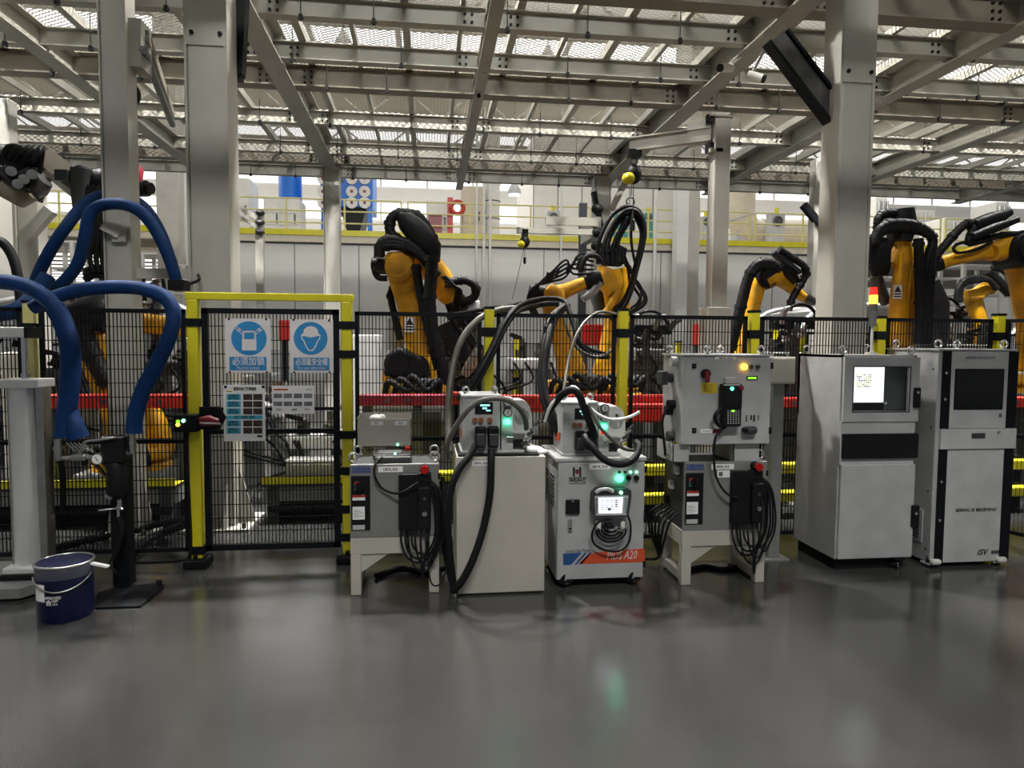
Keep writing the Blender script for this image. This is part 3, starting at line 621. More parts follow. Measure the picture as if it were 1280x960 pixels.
for px, py, m_ in ((222, 527, E_GAUGE), (229, 526, E_GREENS), (222, 531, E_AMBER)):
    c = atY(px, py, FY-.14); MB().cyl(c, c+V((0, .02, 0)), .013, n=12).build('indicator_lamp', m_, b)
tag(MB().tube([atY(236, 534, FY-.06), atY(233, 560, FY-.06), atY(236, 620, FY-.05), atY(238, 690, FY-.05), atY(225, 700, FY-.04), atY(190, 703, FY-.02), atY(160, 704, FY)], .012).build('gate_cable', RUBBER), 'black cable running down the left gate post', 'cable')
# panels
fence_panel(P['a']+.06, P['b']-.06, FY, zb, zt, 'mesh fence panel between the pale post and the gate')
fence_panel(fx(-60), P['a']-.06, FY, zb, zt, 'mesh fence panel at the far left edge')
for a_, b_, w in (('c', 'd', 'right of the gate behind the first controller'), ('d', 'e', 'behind the two cabinets with green lamps'), ('e', 'f', 'behind the grey control box'), ('f', 'g', 'behind the windowed grey cabinet'), ('g', 'h', 'behind the cabinet with black side strips')):
    fence_panel(P[a_]+.06, P[b_]-.06, FY, zb, zt, 'mesh fence panel '+w)
for k, w in (('d', 'above the white cabinet'), ('e', 'right of the white-blue-red wheeled cabinet'), ('f', 'right above the grey control box'), ('g', 'right of the signal tower'), ('h', 'at the corner behind the right end cabinet')):
    fence_post(P[k], FY, zt+.03 if k != 'g' else atY(1098, 398, FY).z, 'yellow fence post '+w)
# return panel at right running toward the viewer
xr_ = P['h']+.05
t = thing('mesh_fence', 'mesh fence panel turning toward the viewer at the right edge', 'fence panel', (xr_, FY-.6, zb), 'black mesh fence panels')
f = MB(); m = MB(); pa = V((xr_, FY-.05, 0)); pb = V((xr_+.55, FY-1.25, 0))
for z in (zb, .95, zt-.015): f.bar(pa+V((0, 0, z)), pb+V((0, 0, z)), .03, .03)
f.bar(pa+V((0, 0, zb)), pa+V((0, 0, zt)), .03); f.bar(pb+V((0, 0, zb)), pb+V((0, 0, zt)), .03)
for k in range(46): q = pa+(pb-pa)*k/45; m.cyl(q+V((0, 0, zb)), q+V((0, 0, zt)), .002, n=4)
for k in range(18): z = zb+(zt-zb)*k/17; m.cyl(pa+V((0, 0, z)), pb+V((0, 0, z)), .002, n=4)
f.build('frame', BLKP, t); m.build('wire_mesh', BLKP, t)
# inner fence further back on the right
FY2 = 10.6
def fx2(px): return atY(px, 420, FY2).x
zt2 = atY(1060, 413, FY2).z
ps = [fx2(p) for p in (908, 969, 1003, 1128, 1237, 1300)]
for i, x in enumerate(ps): fence_post(x, FY2, zt2, 'far yellow post of the inner fence, %s' % ['behind the jib crane post', 'left of the close pair', 'right of the close pair near the big column', 'below the tall yellow robot at right', 'below the far right robots', 'at the right edge'][i], w=.09, clamps=(1.5,))
for i in range(5): fence_panel(ps[i]+.06, ps[i+1]-.06, FY2, .1, zt2-.03, 'far mesh panel of the inner fence, %s' % ['above the control box', 'between the close pair of posts', 'behind the signal tower', 'below the tall yellow robot', 'at the right edge'][i], dx=.05, fr=.04)
for i, (px, Y, h) in enumerate([(645, 9.5, 424), (497, 10, 425), (820, 9, 423), (848, 9, 428)]):
    fence_post(atY(px, 450, Y).x, Y, atY(px, h, Y).z, 'short yellow guard post inside the cell, %s' % ['left of the hose bundles', 'beside the left robot base', 'left of the grey control box', 'above the grey control box'][i], w=.07, foot=True, clamps=(1.2,))
# ================================================================ signs on the gate
SY = FY-.03
def ppoly(pts, Y, d=-.0015): return [V((p.x, Y, p.z)) for p in PX(pts, Y)], (0, d, 0)
def sign(name, label, cat, px): 
    a = atY(px[0], px[1], SY); b = atY(px[2], px[3], SY); t = thing(name, label, cat, ((a.x+b.x)/2, SY, b.z))
    MB().bx(a.x, b.x, SY-.004, SY, b.z, a.z).build('plate', SIGNW, t)
    r = MB()
    for x in (a.x+.03, b.x-.03):
        for z in (a.z-.005, b.z+.005): r.cyl((x, SY-.009, z), (x, SY, z), .008, n=8)
    r.build('cable_tie', BLACK, t); return t, a, b
S1 = SY-.005; S2 = SY-.007; S3 = SY-.009
t, a, b = sign('safety_sign', 'blue and white must-lock padlock sign on the mesh gate', 'sign', (281, 398, 339, 466))
c = atY(311.5, 423, SY); r = .128
MB().cyl((c.x, S1-.001, c.z), (c.x, S1+.001, c.z), r, n=40).build('blue_disc', SIGNB, t)
m = MB(); m.prism(*ppoly([(302.5, 424), (320.5, 424), (320.5, 438), (302.5, 438)], S2))
def line(m, pts, w, Y=S2):
    Q = PX(pts, Y)
    for p, q in zip(Q[:-1], Q[1:]): m.bar(p, q, w, .003, V((0, 1, 0)))
line(m, [(304, 424), (304, 416), (306, 414.5), (317, 414.5), (319, 416), (319, 424)], .012)
for s in (-1, 1):
    for o_ in (0, 1):
        q0 = 311.5+s*(6.5+o_*5); y0 = 416-o_*3.6; line(m, [(q0, y0), (q0+s*5.5, y0-5.5), (q0+s*7.8, y0-3.5), (q0+s*2.2, y0+1.8), (q0, y0)], .005)
m.build('padlock_pictogram', SIGNW, t)
a = atY(287, 446, SY); b = atY(333.5, 463, SY); MB().bx(a.x, b.x, S1-.001, S1, b.z, a.z).build('caption_band', SIGNB, t)
text('必须加锁', t, atY(310.5, 452.3, S2), .048, SIGNW, w=.235, bold=.015); text('Must be locked', t, atY(310, 460, S2), .022, SIGNW, w=.16)
t, a, b = sign('safety_sign', 'blue and white hard-hat sign on the mesh gate', 'sign', (362, 399, 417, 466))
c = atY(388.5, 423, SY); MB().cyl((c.x, S1-.001, c.z), (c.x, S1+.001, c.z), .125, n=40).build('blue_disc', SIGNB, t)
m = MB(); hat = [(375.5, 420.5), (377, 418), (379, 417), (380, 412), (383, 409), (388.5, 407.5), (394, 409), (397, 412), (398, 417), (400, 418), (401.5, 420.5), (397, 420), (388.5, 422), (380, 420)]
m.prism(*ppoly(hat, S2)); line(m, [(377, 421), (378, 424.5), (380, 426), (382, 432), (386, 438), (391, 438), (395, 432), (397, 426), (399, 424.5), (400, 421)], .008); m.build('helmet_pictogram', SIGNW, t)
a = atY(367, 447, SY); b = atY(412, 463, SY); MB().bx(a.x, b.x, S1-.001, S1, b.z, a.z).build('caption_band', SIGNB, t)
text('必须戴安全帽', t, atY(389.5, 453, S2), .042, SIGNW, w=.235, bold=.015); text('Must wear safety helmet', t, atY(389.5, 460, S2), .022, SIGNW, w=.21)
def poster(label, px): 
    a = atY(px[0], px[1], SY); b = atY(px[2], px[3], SY); t = thing('notice_sheet', label, 'notice', ((a.x+b.x)/2, SY, b.z))
    MB().bx(a.x, b.x, SY-.004, SY, b.z, a.z).build('sheet', PAPER, t); return t
def pl(t, n, m, q): a = atY(q[0], q[1], S1); b = atY(q[2], q[3], S1); return MB().bx(a.x, b.x, S1-.001, S1, b.z, a.z).build(n, m, t)
t = poster('tall white notice with cyan boxes and dark photos on the gate', (279, 481, 332, 551))
text('现场开关门管理规范', t, atY(306, 486.5, S2), .021, INK, w=.165, bold=.03); pl(t, 'yellow_tag', YLABEL, (283, 488.5, 290, 490))
for y in (492.5, 501.5, 510.5, 525.5, 534.5):
    pl(t, 'cyan_box', CYAN, (283, y, 301, y+7.5)); pl(t, 'photo', DARKPIC, (304, y, 315.5, y+7.5)); pl(t, 'photo', DARKPIC, (316.5, y, 328, y+7.5))
    text('检查停止', t, atY(292, y+2.3, S2), .014, INK, w=.07, bold=.02); text('确认安全后', t, atY(292, y+5.3, S2), .014, INK, w=.075, bold=.02)
pl(t, 'cyan_band', CYAN, (283, 519.5, 328, 524)); text('开门 停机 挂牌', t, atY(306, 521.7, S2), .018, INK, w=.15, bold=.02); pl(t, 'green_tag', INK, (321.5, 544, 328, 546.5))
for px in (282, 329): c = atY(px, 483.5, S1); MB().cyl(c, c+V((0, -.006, 0)), .011, n=10).build('pin', BLACK, t)
t = poster('wide white notice with two rows of small photos on the gate', (340, 482, 393, 517))
pl(t, 'red_heading', ORANGE, (342, 486, 360, 488)); text('2022.05', t, atY(386, 487, S2), .013, GREYTXT, w=.05)
for y in (492, 502):
    for k in range(4): pl(t, 'photo', GREYPIC, (342+k*12.6, y, 352.5+k*12.6, y+5.5))
for x in (349, 368, 384): text('班组安全', t, atY(x, 512, S2), .011, INK, w=.04)
# ================================================================ the line behind the fence
def rail_beam(label, pts, Y, d, h, mat, name='conveyor_beam', cat='conveyor beam'):
    a = atY(*pts[0], Y); b = atY(*pts[1], Y); z = a.z
    t = thing(name, label, cat, ((a.x+b.x)/2, Y, z-h)); MB().cb(a.x, b.x, Y, Y+d, z-h, z, .01).build('beam', mat, t)
    n = max(2, int((b.x-a.x)/1.6)); 
    for k in range(n+1): x = a.x+.1+(b.x-a.x-.2)*k/n; MB().bx(x-.05, x+.05, Y+.03, Y+d-.03, 0, z-h).build('support_leg', DGREY, t)
    for k in range(n*2): x = a.x+.3+(b.x-a.x-.6)*k/max(1, n*2-1); MB().cyl((x, Y-.015, z-h/2), (x, Y, z-h/2), .025, n=8).build('bolt', DSTEEL, t)
    return t
rail_beam('red conveyor beam at left behind the blue hoses', [(52, 494), (240, 494)], 6.98, .18, .13, RED)
rail_beam('maroon conveyor beam below the left robot', [(446, 494), (596, 494)], 6.98, .18, .11, DRED)
rail_beam('orange-red conveyor beam behind the stud feeders', [(606, 495), (840, 497)], 6.98, .18, .17, RED)
rail_beam('red conveyor beam at right behind the cabinets', [(960, 498), (1300, 500)], 6.98, .18, .11, RED)
def platform(x0, x1, label, Y=6.65):
    t = thing('machine_platform', label, 'platform', ((x0+x1)/2, Y, 0))
    MB().bx(x0, x1, Y+.02, Y+.3, .2, .34).build('side_plate', GREY2, t); MB().bx(x0, x1, Y, Y+.3, .34, .37).mat(1).bx(x0, x1, Y-.01, Y+.22, .37, .376).build('tread_plate', [DGREY, YEL], t)
    MB().bx(x0, x1, Y-.015, Y, .37, .44).build('yellow_edge', YEL, t)
    MB().bx(x0+.05, x1-.05, Y+.1, Y+.3, 0, .2).cyl((x0+.05, Y+.02, .13), (x1-.05, Y+.02, .13), .04, n=10).build('base_beam', BLACK, t)
    n = int((x1-x0)/1.5)
    for k in range(n+1): x = x0+.1+(x1-x0-.2)*k/max(1, n); MB().bx(x-.05, x+.05, Y+.0, Y+.09, 0, .33).build('foot', DGREY, t)
platform(-7.2, -2.32, 'yellow edged machine platform behind the left fence panels')
platform(-1.55, .45, 'yellow edged machine platform behind the gate')
def barrier(label, px0, px1, py, Y, h=.1):
    a = atY(px0, py, Y); b = atY(px1, py, Y); t = thing('guard_rail', label, 'guard rail', ((a.x+b.x)/2, Y, 0), 'yellow guard rails')
    MB().cb(a.x, b.x, Y, Y+.12, a.z-h, a.z, .015).build('rail', YEL, t)
    n = max(1, int((b.x-a.x)/1.2))
    for k in range(n+1): x = a.x+.06+(b.x-a.x-.12)*k/n; MB().bx(x-.04, x+.04, Y+.12, Y+.2, 0, a.z+.03).build('rail_post', BLACK, t)
barrier('upper yellow guard rail seen left and right of the stacked controllers', 640, 1290, 585, 6.5); barrier('lower yellow guard rail seen left and right of the stacked controllers', 640, 1290, 622, 6.35)
barrier('yellow guard rail behind the first controller table', 440, 600, 592, 6.5, .08)
# fixtures
def fixture(px0, px1, pyt, Y, label, seed, mat=DSTEEL, top=GREY2):
    rnd = random.Random(seed); a = atY(px0, pyt, Y); b = atY(px1, pyt, Y); w = b.x-a.x
    t = thing('welding_fixture', label, 'fixture', ((a.x+b.x)/2, Y, 0))
    MB().cb(a.x, b.x, Y, Y+.6, a.z-.16, a.z, .02).build('table_plate', top, t)
    for x in (a.x+.12*w, b.x-.12*w): MB().cb(x-.1, x+.1, Y+.1, Y+.5, 0, a.z-.16, .015).build('leg', GREY2, t)
    for k in range(max(2, int(w/.3))):
        x = a.x+w*(k+.5)/max(2, int(w/.3)); h = .12+rnd.random()*.2
        c = MB().cb(x-.05, x+.05, Y+.1, Y+.25, a.z, a.z+h, .01).cb(x-.09, x+.02, Y+.06, Y+.2, a.z+.02, a.z+h*.45, .01).cyl((x+.06, Y+.1, a.z), (x+.06, Y+.1, a.z+h*.8), .025, n=10).build('clamp_post', mat, t)
        MB().bar((x, Y+.12, a.z+h), (x+rnd.choice((-1, 1))*.16, Y+.05, a.z+h+.05), .05, .05).cyl((x, Y+.02, a.z+h*.5), (x, Y+.12, a.z+h*.5), .035, n=10).build('clamp_arm', STEEL if k % 2 else BLACK, c)
    m = MB()
    for k in range(4): x = a.x+rnd.random()*w; m.tube([(x, Y-.02, a.z-.05), (x+.1, Y-.06, a.z-.3), (x+.3*rnd.choice((-1, 1)), Y-.04, a.z-.5), (x+.4, Y+.1, a.z-.75)], .018, 6)
    m.build('cable_bundle', RUBBER, t)
fixture(52, 108, 460, 8.1, 'clamp fixture table behind the left blue hoses', 1, BLACK, DGREY); fixture(176, 238, 452, 8.2, 'clamp fixture table left of the gate', 2, BLACK, DGREY)
fixture(300, 352, 505, 8.3, 'small clamp fixture behind the padlock sign', 3, top=LGREY); fixture(356, 432, 545, 7.6, 'grey clamp fixture behind the lower gate half', 4, top=LGREY)
fixture(560, 604, 430, 8.6, 'dark clamp fixture right of the left robot', 5); fixture(640, 690, 448, 9.4, 'pale tabletop fixture left of the middle robots', 6, top=LGREY)
fixture(795, 835, 436, 8.8, 'dark fixture right of the tall middle yellow post', 7); fixture(968, 1005, 440, 8.2, 'dark fixture in front of the silver car body at right', 8)
fixture(1062, 1090, 430, 8.2, 'dark fixture behind the signal tower', 9); fixture(1150, 1255, 430, 8.7, 'long dark fixture under the right robots', 10)
# grey machine housings low in the cell
for i, (px0, px1, py0, py1, Y, m_) in enumerate([(262, 312, 470, 520, 9.6, CREAM), (436, 476, 418, 560, 10.2, LGREY), (356, 420, 575, 600, 7.22, GREY2), (640, 676, 428, 520, 11, LGREY), (566, 600, 375, 412, 9.3, LGREY), (52, 120, 520, 590, 8.8, WHITEP), (0, 38, 440, 600, 9, CREAM), (1180, 1280, 470, 560, 13.2, DGREY), (700, 780, 540, 560, 9.4, DGREY)]):
    a = atY(px0, py0, Y); b = atY(px1, py1, Y); zb_ = 0 if i != 4 else b.z
    t = thing('machine_housing', ['cream', 'tall grey', 'low grey', 'grey', 'small silver', 'white', 'beige', 'dark', 'low dark'][i]+' machine housing inside the cell, '+['behind the padlock sign', 'right of the gate', 'behind the lower gate half', 'left of the middle robots', 'under the wrist of the left robot', 'behind the left fence panel', 'at the left edge', 'under the far right robots', 'behind the wheeled cabinet'][i], 'machine', ((a.x+b.x)/2, Y, zb_))
    MB().cb(a.x, b.x, Y, Y+(.25 if i == 2 else .6), zb_, a.z, .02).build('housing', m_, t); MB().bx(a.x+.04, b.x-.04, Y-.012, Y, max(zb_, b.z)+.04, a.z-.05).build('cover', m_, t)
    if i == 4: MB().bx(a.x+.03, b.x-.1, Y+.1, Y+.4, 0, zb_).build('stand', DSTEEL, t)
# red tool carts / bins
for i, (px0, px1, py0, py1, Y) in enumerate([(728, 756, 405, 432, 9.5), (868, 905, 405, 432, 10), (770, 835, 505, 528, 6.85), (565, 576, 490, 506, 6.8), (348, 362, 400, 426, 9.5)]):
    a = atY(px0, py0, Y); b = atY(px1, py1, Y); z0 = b.z
    t = thing('red_guard', 'red sheet guard inside the cell, '+['below the tall middle robot', 'left of the jib crane post', 'right of the stud feeders', 'left of the first stud feeder', 'between the two blue signs'][i], 'guard', ((a.x+b.x)/2, Y, 0))
    MB().cb(a.x, b.x, Y, Y+.08, z0, a.z, .015).build('sheet', RED, t); MB().bx(a.x+.03, a.x+.09, Y+.02, Y+.08, 0, z0).bx(b.x-.09, b.x-.03, Y+.02, Y+.08, 0, z0).build('stand', DGREY, t)
# loose floor hoses behind the fence at left
tag(MB().tube([atZ(52, 690, .03), atZ(100, 676, .03), atZ(150, 668, .03), atZ(200, 655, .1), atZ(232, 650, .2)], .03).build('floor_hose', RUBBER), 'black hose lying on the floor behind the left fence', 'hose')
tag(MB().tube([atZ(165, 690, .03), atZ(190, 672, .06), atZ(215, 662, .12), atZ(232, 655, .25)], .035).build('floor_hose', RUBBER), 'second thick black hose rising toward the gate post', 'hose')
# ================================================================ car bodies in white
def car_body(cx, Y, z, s, label, flip=1):
    t = thing('car_body', label, 'car body', (cx, Y, z))
    def q(x, zz, y=0): return V((cx+flip*x*s, Y+y, z+zz*s))
    for y in (0, 1.55*s):
        side = MB()
        side.prism([q(-1.0, .05, y), q(1.15, .05, y), q(1.2, .22, y), q(-1.05, .22, y)], (0, .07, 0))
        side.prism([q(-2.05, .25, y), q(-1.95, .75, y), q(-1.0, .86, y), q(-.9, .5, y), q(-1.0, .22, y), q(-1.12, .5, y), q(-1.35, .62, y), q(-1.6, .55, y), q(-1.78, .25, y)], (0, .07, 0))
        side.prism([q(1.1, .2, y), q(1.15, .85, y), q(1.9, .85, y), q(2.1, .6, y), q(2.05, .25, y), q(1.8, .25, y), q(1.62, .55, y), q(1.4, .6, y), q(1.2, .5, y)], (0, .07, 0))
        for a, b, w in (((-.98, .2), (-1.0, .86), .14), ((-1.0, .86), (-.35, 1.38), .09), ((.1, .2), (.02, 1.4), .13), ((1.15, .3), (1.0, .88), .12), ((1.0, .86), (1.75, .86), .1), ((1.25, .86), (.95, 1.36), .1), ((1.75, .86), (1.3, 1.32), .12)): side.bar(q(*a, y+.035), q(*b, y+.035), w*s, .07, V((0, 1, 0)))
        side.tube([q(-1.02, .86, y+.03), q(-.35, 1.4, y+.1), q(.3, 1.46, y+.12), q(1.0, 1.4, y+.1), q(1.45, 1.25, y+.08), q(1.8, .86, y+.03)], .05*s, 8)
        side.build('side_frame', BODYM, t)
    rf = MB(); P_ = [(-.38, 1.36), (-.1, 1.44), (.4, 1.47), (.9, 1.43), (1.3, 1.32)]
    for (xa, za), (xb, zb2) in zip(P_[:-1], P_[1:]): rf.prism([q(xa, za, .1), q(xb, zb2, .1), q(xb, zb2+.02, .1), q(xa, za+.02, .1)], (0, 1.4*s, 0))
    rf.build('roof_panel', BODYM, t)
    MB().bx(q(-1, 0).x, q(1.2, 0).x, Y+.05, Y+1.5*s, z+.06*s, z+.12*s).bx(q(-1.95, 0).x, q(-1, 0).x, Y+.3, Y+1.25*s, z+.3*s, z+.45*s).bx(q(1.2, 0).x, q(2, 0).x, Y+.2, Y+1.35*s, z+.4*s, z+.46*s).build('floor_pan', BODYM, t)
    MB().bx(q(-1.02, 0).x, q(-.96, 0).x, Y+.07, Y+1.48*s, z+.1*s, z+.86*s).build('firewall', BODYM, t)
    sk = MB()
    for x in (-1.3, -.4, .5, 1.4): sk.bx(q(x, 0).x-.06, q(x, 0).x+.06, Y+.1, Y+1.4, 0, z+.06*s)
    sk.bx(q(-1.9, 0).x, q(1.9, 0).x, Y+.2, Y+.35, .45, .6).build('skid', DGREY, t)
    return t
c = atY(1060, 400, 9.7); car_body(c.x, 9.7, .74, 1.08, 'bare silver car body behind the big right column')
c = atY(130, 400, 9.9); car_body(c.x, 9.9, .74, 1.08, 'bare silver car body behind the left fence panel', -1)
c = atY(1440, 400, 9.8); car_body(c.x, 9.8, .8, 1.08, 'bare silver car body at the right edge under a robot')
# car parts held at the fixtures
for i, (px, py, Y, r) in enumerate([(812, 412, 8.5, .3), (120, 382, 8.0, .28), (190, 370, 8.2, .12), (1180, 395, 8.3, .35), (1000, 405, 7.9, .3), (575, 440, 8.3, .3)]):
    rnd = random.Random(i+40); c = atY(px, py, Y); t = thing('weld_gripper', 'black and steel welding gripper '+['right of the tall middle yellow post', 'on top of the left car body', 'beside the narrow left column below the jib', 'between the right robots', 'on the silver car body at right', 'hanging at the left robot wrist'][i], 'gripper', tuple(c))
    MB().cb(c.x-r, c.x+r, Y, Y+.2, c.z-.06, c.z+.06, .01).build('tool_frame', BLACK, t)
    for k in range(6):
        x = c.x-r+2*r*(k+.5)/6; s = rnd.choice((-1, 1)); p = V((x, Y-.02, c.z)); q = p+V((rnd.uniform(-.1, .1), -.05, s*(.1+.1*rnd.random()))); MB().bar(p, q, .05, .06).cyl(q, q+V((.07*s, 0, .02)), .03, n=8).build('clamp_arm', [STEEL, BLACK, DSTEEL][k % 3], t)
    MB().tube([c+V((-r, .05, 0)), c+V((-r*.5, -.05, .2)), c+V((.1, 0, .22)), c+V((r, .05, .03))], .022).build('cable', RUBBER, t)
    MB().bar(c+V((0, .12, 0)), V((c.x, Y+.12, 0)) if i not in (5,) else c+V((0, .3, .3)), .08).build('stand', DSTEEL, t)
# pale wall of equipment far behind the right robots and the left bay
for i, (px0, px1, py0, Y) in enumerate([(1100, 1200, 345, 17), (1205, 1300, 330, 18), (60, 120, 300, 21), (215, 245, 330, 19), (150, 205, 315, 21.5)]):
    a = atY(px0, py0, Y); b = atY(px1, py0, Y); t = thing('storage_rack', 'pale storage rack far behind '+['the tall yellow robot at right', 'the robots at the right edge', 'the left blue hoses', 'the left hall columns', 'the narrow left column'][i], 'rack', ((a.x+b.x)/2, Y, 0), 'far storage racks')
    for x in (a.x, (a.x+b.x)/2, b.x):
        for y in (Y, Y+.9): MB().bx(x-.05, x+.05, y-.05, y+.05, 0, a.z).build('upright', WHITEP, t)
    n = int(a.z/.7)
    for k in range(1, n+1): MB().bx(a.x, b.x, Y, Y+.95, k*a.z/n-.05, k*a.z/n).build('shelf', WHITEP, t)
# ================================================================ robots
def robot(label, name='welding_robot'):
    def mk(org): return thing(name, label, 'robot', org)
    return mk
def A(pts, Y): return [(atY(p[0], p[1], Y+(p[4] if len(p) > 4 else 0)), p[2], p[3]) for p in pts]
def limb(t, name, mat, Y, pts): return MB().limb(A(pts, Y)).build(name, mat, t)
def tub(t, name, Y, pts, r, mat=RUBBER):
    P = [atY(p[0], p[1], Y+(p[2] if len(p) > 2 else 0)) for p in pts]; m = MB().tube(P, r, 10); Q = cr(P, 8); n = len(Q); st = 3 if r > .03 else 9
    for i in range(2, n-2, st):
        d = (Q[i+1]-Q[i-1])
        if d.length < 1e-4: continue
        d.normalize(); big = (i//st) % 4 == 0; m.cyl(Q[i]-d*(.022 if big else .007), Q[i]+d*(.022 if big else .007), r*(1.22 if big else 1.08), n=10)
    return m.build(name, mat, t)
def joint(t, name, mat, px, py, Y, r, d=.2, hub=False):
    c = atY(px, py, Y); j = MB().cyl(c+V((0, -d, 0)), c+V((0, d, 0)), r, n=24).cyl(c+V((0, -d-.025, 0)), c+V((0, -d, 0)), r*.8, n=24).build(name, mat, t)
    if hub:
        m = MB()
        for k in range(8): u = k*math.pi/4; m.cyl(c+V((r*.66*math.cos(u), -d-.04, r*.66*math.sin(u))), c+V((r*.66*math.cos(u), -d-.02, r*.66*math.sin(u))), .014, n=6)
        m.build('bolt_circle', DSTEEL, j)
    return j
def motor(t, px, py, Y, r, l, d=(0, -1, 0), mat=BLACK):
    c = atY(px, py, Y); d = V(d).normalized(); return MB().cyl(c, c+d*l, r, n=18).cyl(c+d*l, c+d*(l+.06), r*.7, n=18).build('motor', mat, t)
def base(t, px, pyt, Y, zt=None, r=.33):
    c = atY(px, pyt, Y); z = c.z
    MB().cb(c.x-.42, c.x+.42, Y-.38, Y+.5, 0, z-.20, .03).build('pedestal', GREY2, t); MB().bx(c.x-.3, c.x+.3, Y-.395, Y-.38, max(.1, z-.75), z-.28).build('pedestal_cover', DGREY, t)
    MB().lathe((c.x, Y, 0), [(r+.05, z-.20), (r+.05, z-.16), (r*.9, z-.14), (r*.85, z-.10)], 28).build('base_casting', ROBY, t)
    MB().lathe((c.x, Y, 0), [(r+.03, z-.10), (r+.03, z-.02), (r*.9, z+.02)], 28).build('turntable', ROBY, t)
    m = MB()
    for k in range(3): m.tube([(c.x-.3+.1*k, Y-.36, z-.1), (c.x-.25+.12*k, Y-.45, z+.05+.03*k), (c.x-.05+.1*k, Y-.48, z-.04), (c.x+.12+.08*k, Y-.44, z+.06), (c.x+.28, Y-.34, z-.06*k)], .035, 8)
    m.build('base_cables', RUBBER, t); return c
def warn(t, px, py, Y):
    c = atY(px, py, Y); w = MB().bx(c.x-.055, c.x+.055, Y-.003, Y, c.z-.09, c.z+.075).build('warning_label', PAPER, t)
    MB().prism([(c.x-.045, Y-.004, c.z-.01), (c.x+.045, Y-.004, c.z-.01), (c.x, Y-.004, c.z+.065)], (0, -.001, 0)).bx(c.x-.045, c.x+.045, Y-.005, Y-.003, c.z-.04, c.z-.025).bx(c.x-.045, c.x+.045, Y-.005, Y-.003, c.z-.07, c.z-.055).build('warning_pictogram', INK, w)
# --- left robot
Y = 7.9; t = robot('yellow robot standing right of the gate with black dress pack over its head')(atY(517, 478, Y)*1); t.location.z = 0; ORG[t.name] = V(t.location)
base(t, 517, 480, Y)
limb(t, 'turntable_casting', ROBY, Y, [(517, 480, .62, .5), (512, 465, .66, .5), (508, 452, .55, .5)])
motor(t, 500, 455, Y-.2, .17, .14); motor(t, 520, 460, Y-.22, .15, .12)
limb(t, 'lower_arm', ROBY, Y, [(534, 462, .40, .26), (524, 425, .33, .24), (512, 380, .28, .24), (503, 350, .30, .26), (499, 325, .36, .3), (498, 316, .26, .28)])
joint(t, 'elbow_joint', ROBY, 499, 336, Y-.02, .15, .17); motor(t, 486, 331, Y, .11, .13, (-1, 0, 0)); MB().tube([atY(474, 318, Y), atY(467, 330, Y), atY(472, 346, Y), atY(484, 348, Y)], .035).build('motor_cable', RUBBER, t)
limb(t, 'counter_link', ROBY, Y, [(525, 378, .11, .12, -.1), (520, 365, .16, .14, -.1), (527, 390, .12, .14, -.1), (534, 430, .13, .14, -.05), (542, 460, .14, .14)])
limb(t, 'upper_arm', ROBY, Y+.3, [(500, 322, .34, .34), (530, 325, .36, .36), (550, 348, .30, .3), (560, 368, .27, .27), (568, 376, .23, .24)])
limb(t, 'wrist', DSTEEL, Y+.3, [(560, 368, .25, .26), (574, 377, .20, .2), (584, 392, .16, .16)])
limb(t, 'dress_carriage', BLACK, Y-.05, [(499, 270, .10, .25), (508, 276, .24, .3), (524, 292, .30, .32), (540, 312, .24, .3), (545, 328, .10, .2)])
for k, dz in enumerate((0, 7, 14)): tub(t, 'dress_hose', Y-.15, [(474, 312+dz*.6), (477, 303+dz*.5), (488, 299+dz*.6), (505, 302+dz*.5), (522, 312+dz*.4), (536, 330)], .05)
tub(t, 'dress_hose', Y-.1, [(497, 300), (488, 290), (488, 276), (496, 268), (510, 267), (524, 272), (538, 292), (545, 312)], .055)
tub(t, 'dress_hose', Y-.3, [(540, 320), (539, 345), (537, 380), (542, 420), (552, 455), (556, 480)], .07)
tub(t, 'dress_hose', Y-.25, [(520, 330), (524, 360), (532, 395), (540, 430), (548, 462)], .05)
tub(t, 'dress_hose', Y+.1, [(488, 368), (490, 358), (498, 356)], .03); tub(t, 'dress_hose', Y+.1, [(487, 366), (492, 390), (498, 415), (500, 425)], .04); tub(t, 'dress_hose', Y+.1, [(496, 366), (500, 385), (503, 402)], .03)
tub(t, 'dress_hose', Y+.2, [(545, 340), (562, 352), (580, 350), (594, 358), (592, 372), (574, 380), (558, 386)], .05)
limb(t, 'weld_gun', BODYM, Y+.3, [(588, 378, .14, .15), (590, 396, .22, .2), (580, 412, .3, .2)])
limb(t, 'gun_bracket', BLACK, Y+.25, [(556, 404, .2, .2), (566, 425, .3, .22), (578, 440, .26, .2), (590, 448, .12, .16)])
limb(t, 'gun_arm', DSTEEL, Y+.25, [(590, 404, .2, .16), (592, 425, .14, .14), (598, 442, .1, .12)])
for k in range(4): tub(t, 'base_hose', Y-.35, [(486+k*4, 470-k*3), (488+k*5, 447-k*2), (504+k*3, 440+k*2), (520+k*2, 452), (534, 466+k*2)], .045)
for k in range(3): tub(t, 'gun_cable', Y+.1, [(556, 345+k*6), (570+k*3, 362), (566+k*4, 388), (574+k*6, 412), (590+k*3, 430)], .016)
limb(t, 'gun_plate', BLACK, Y+.2, [(560, 392, .1, .15), (572, 400, .2, .15), (596, 398, .16, .15)]); limb(t, 'gun_clamp', STEEL, Y+.15, [(598, 436, .1, .1), (588, 456, .14, .12), (580, 470, .1, .1)])
warn(t, 512, 405, Y-.15); limb(t, 'side_housing', BODYM, Y+.5, [(494, 398, .2, .2), (495, 420, .22, .2), (494, 438, .2, .2)])
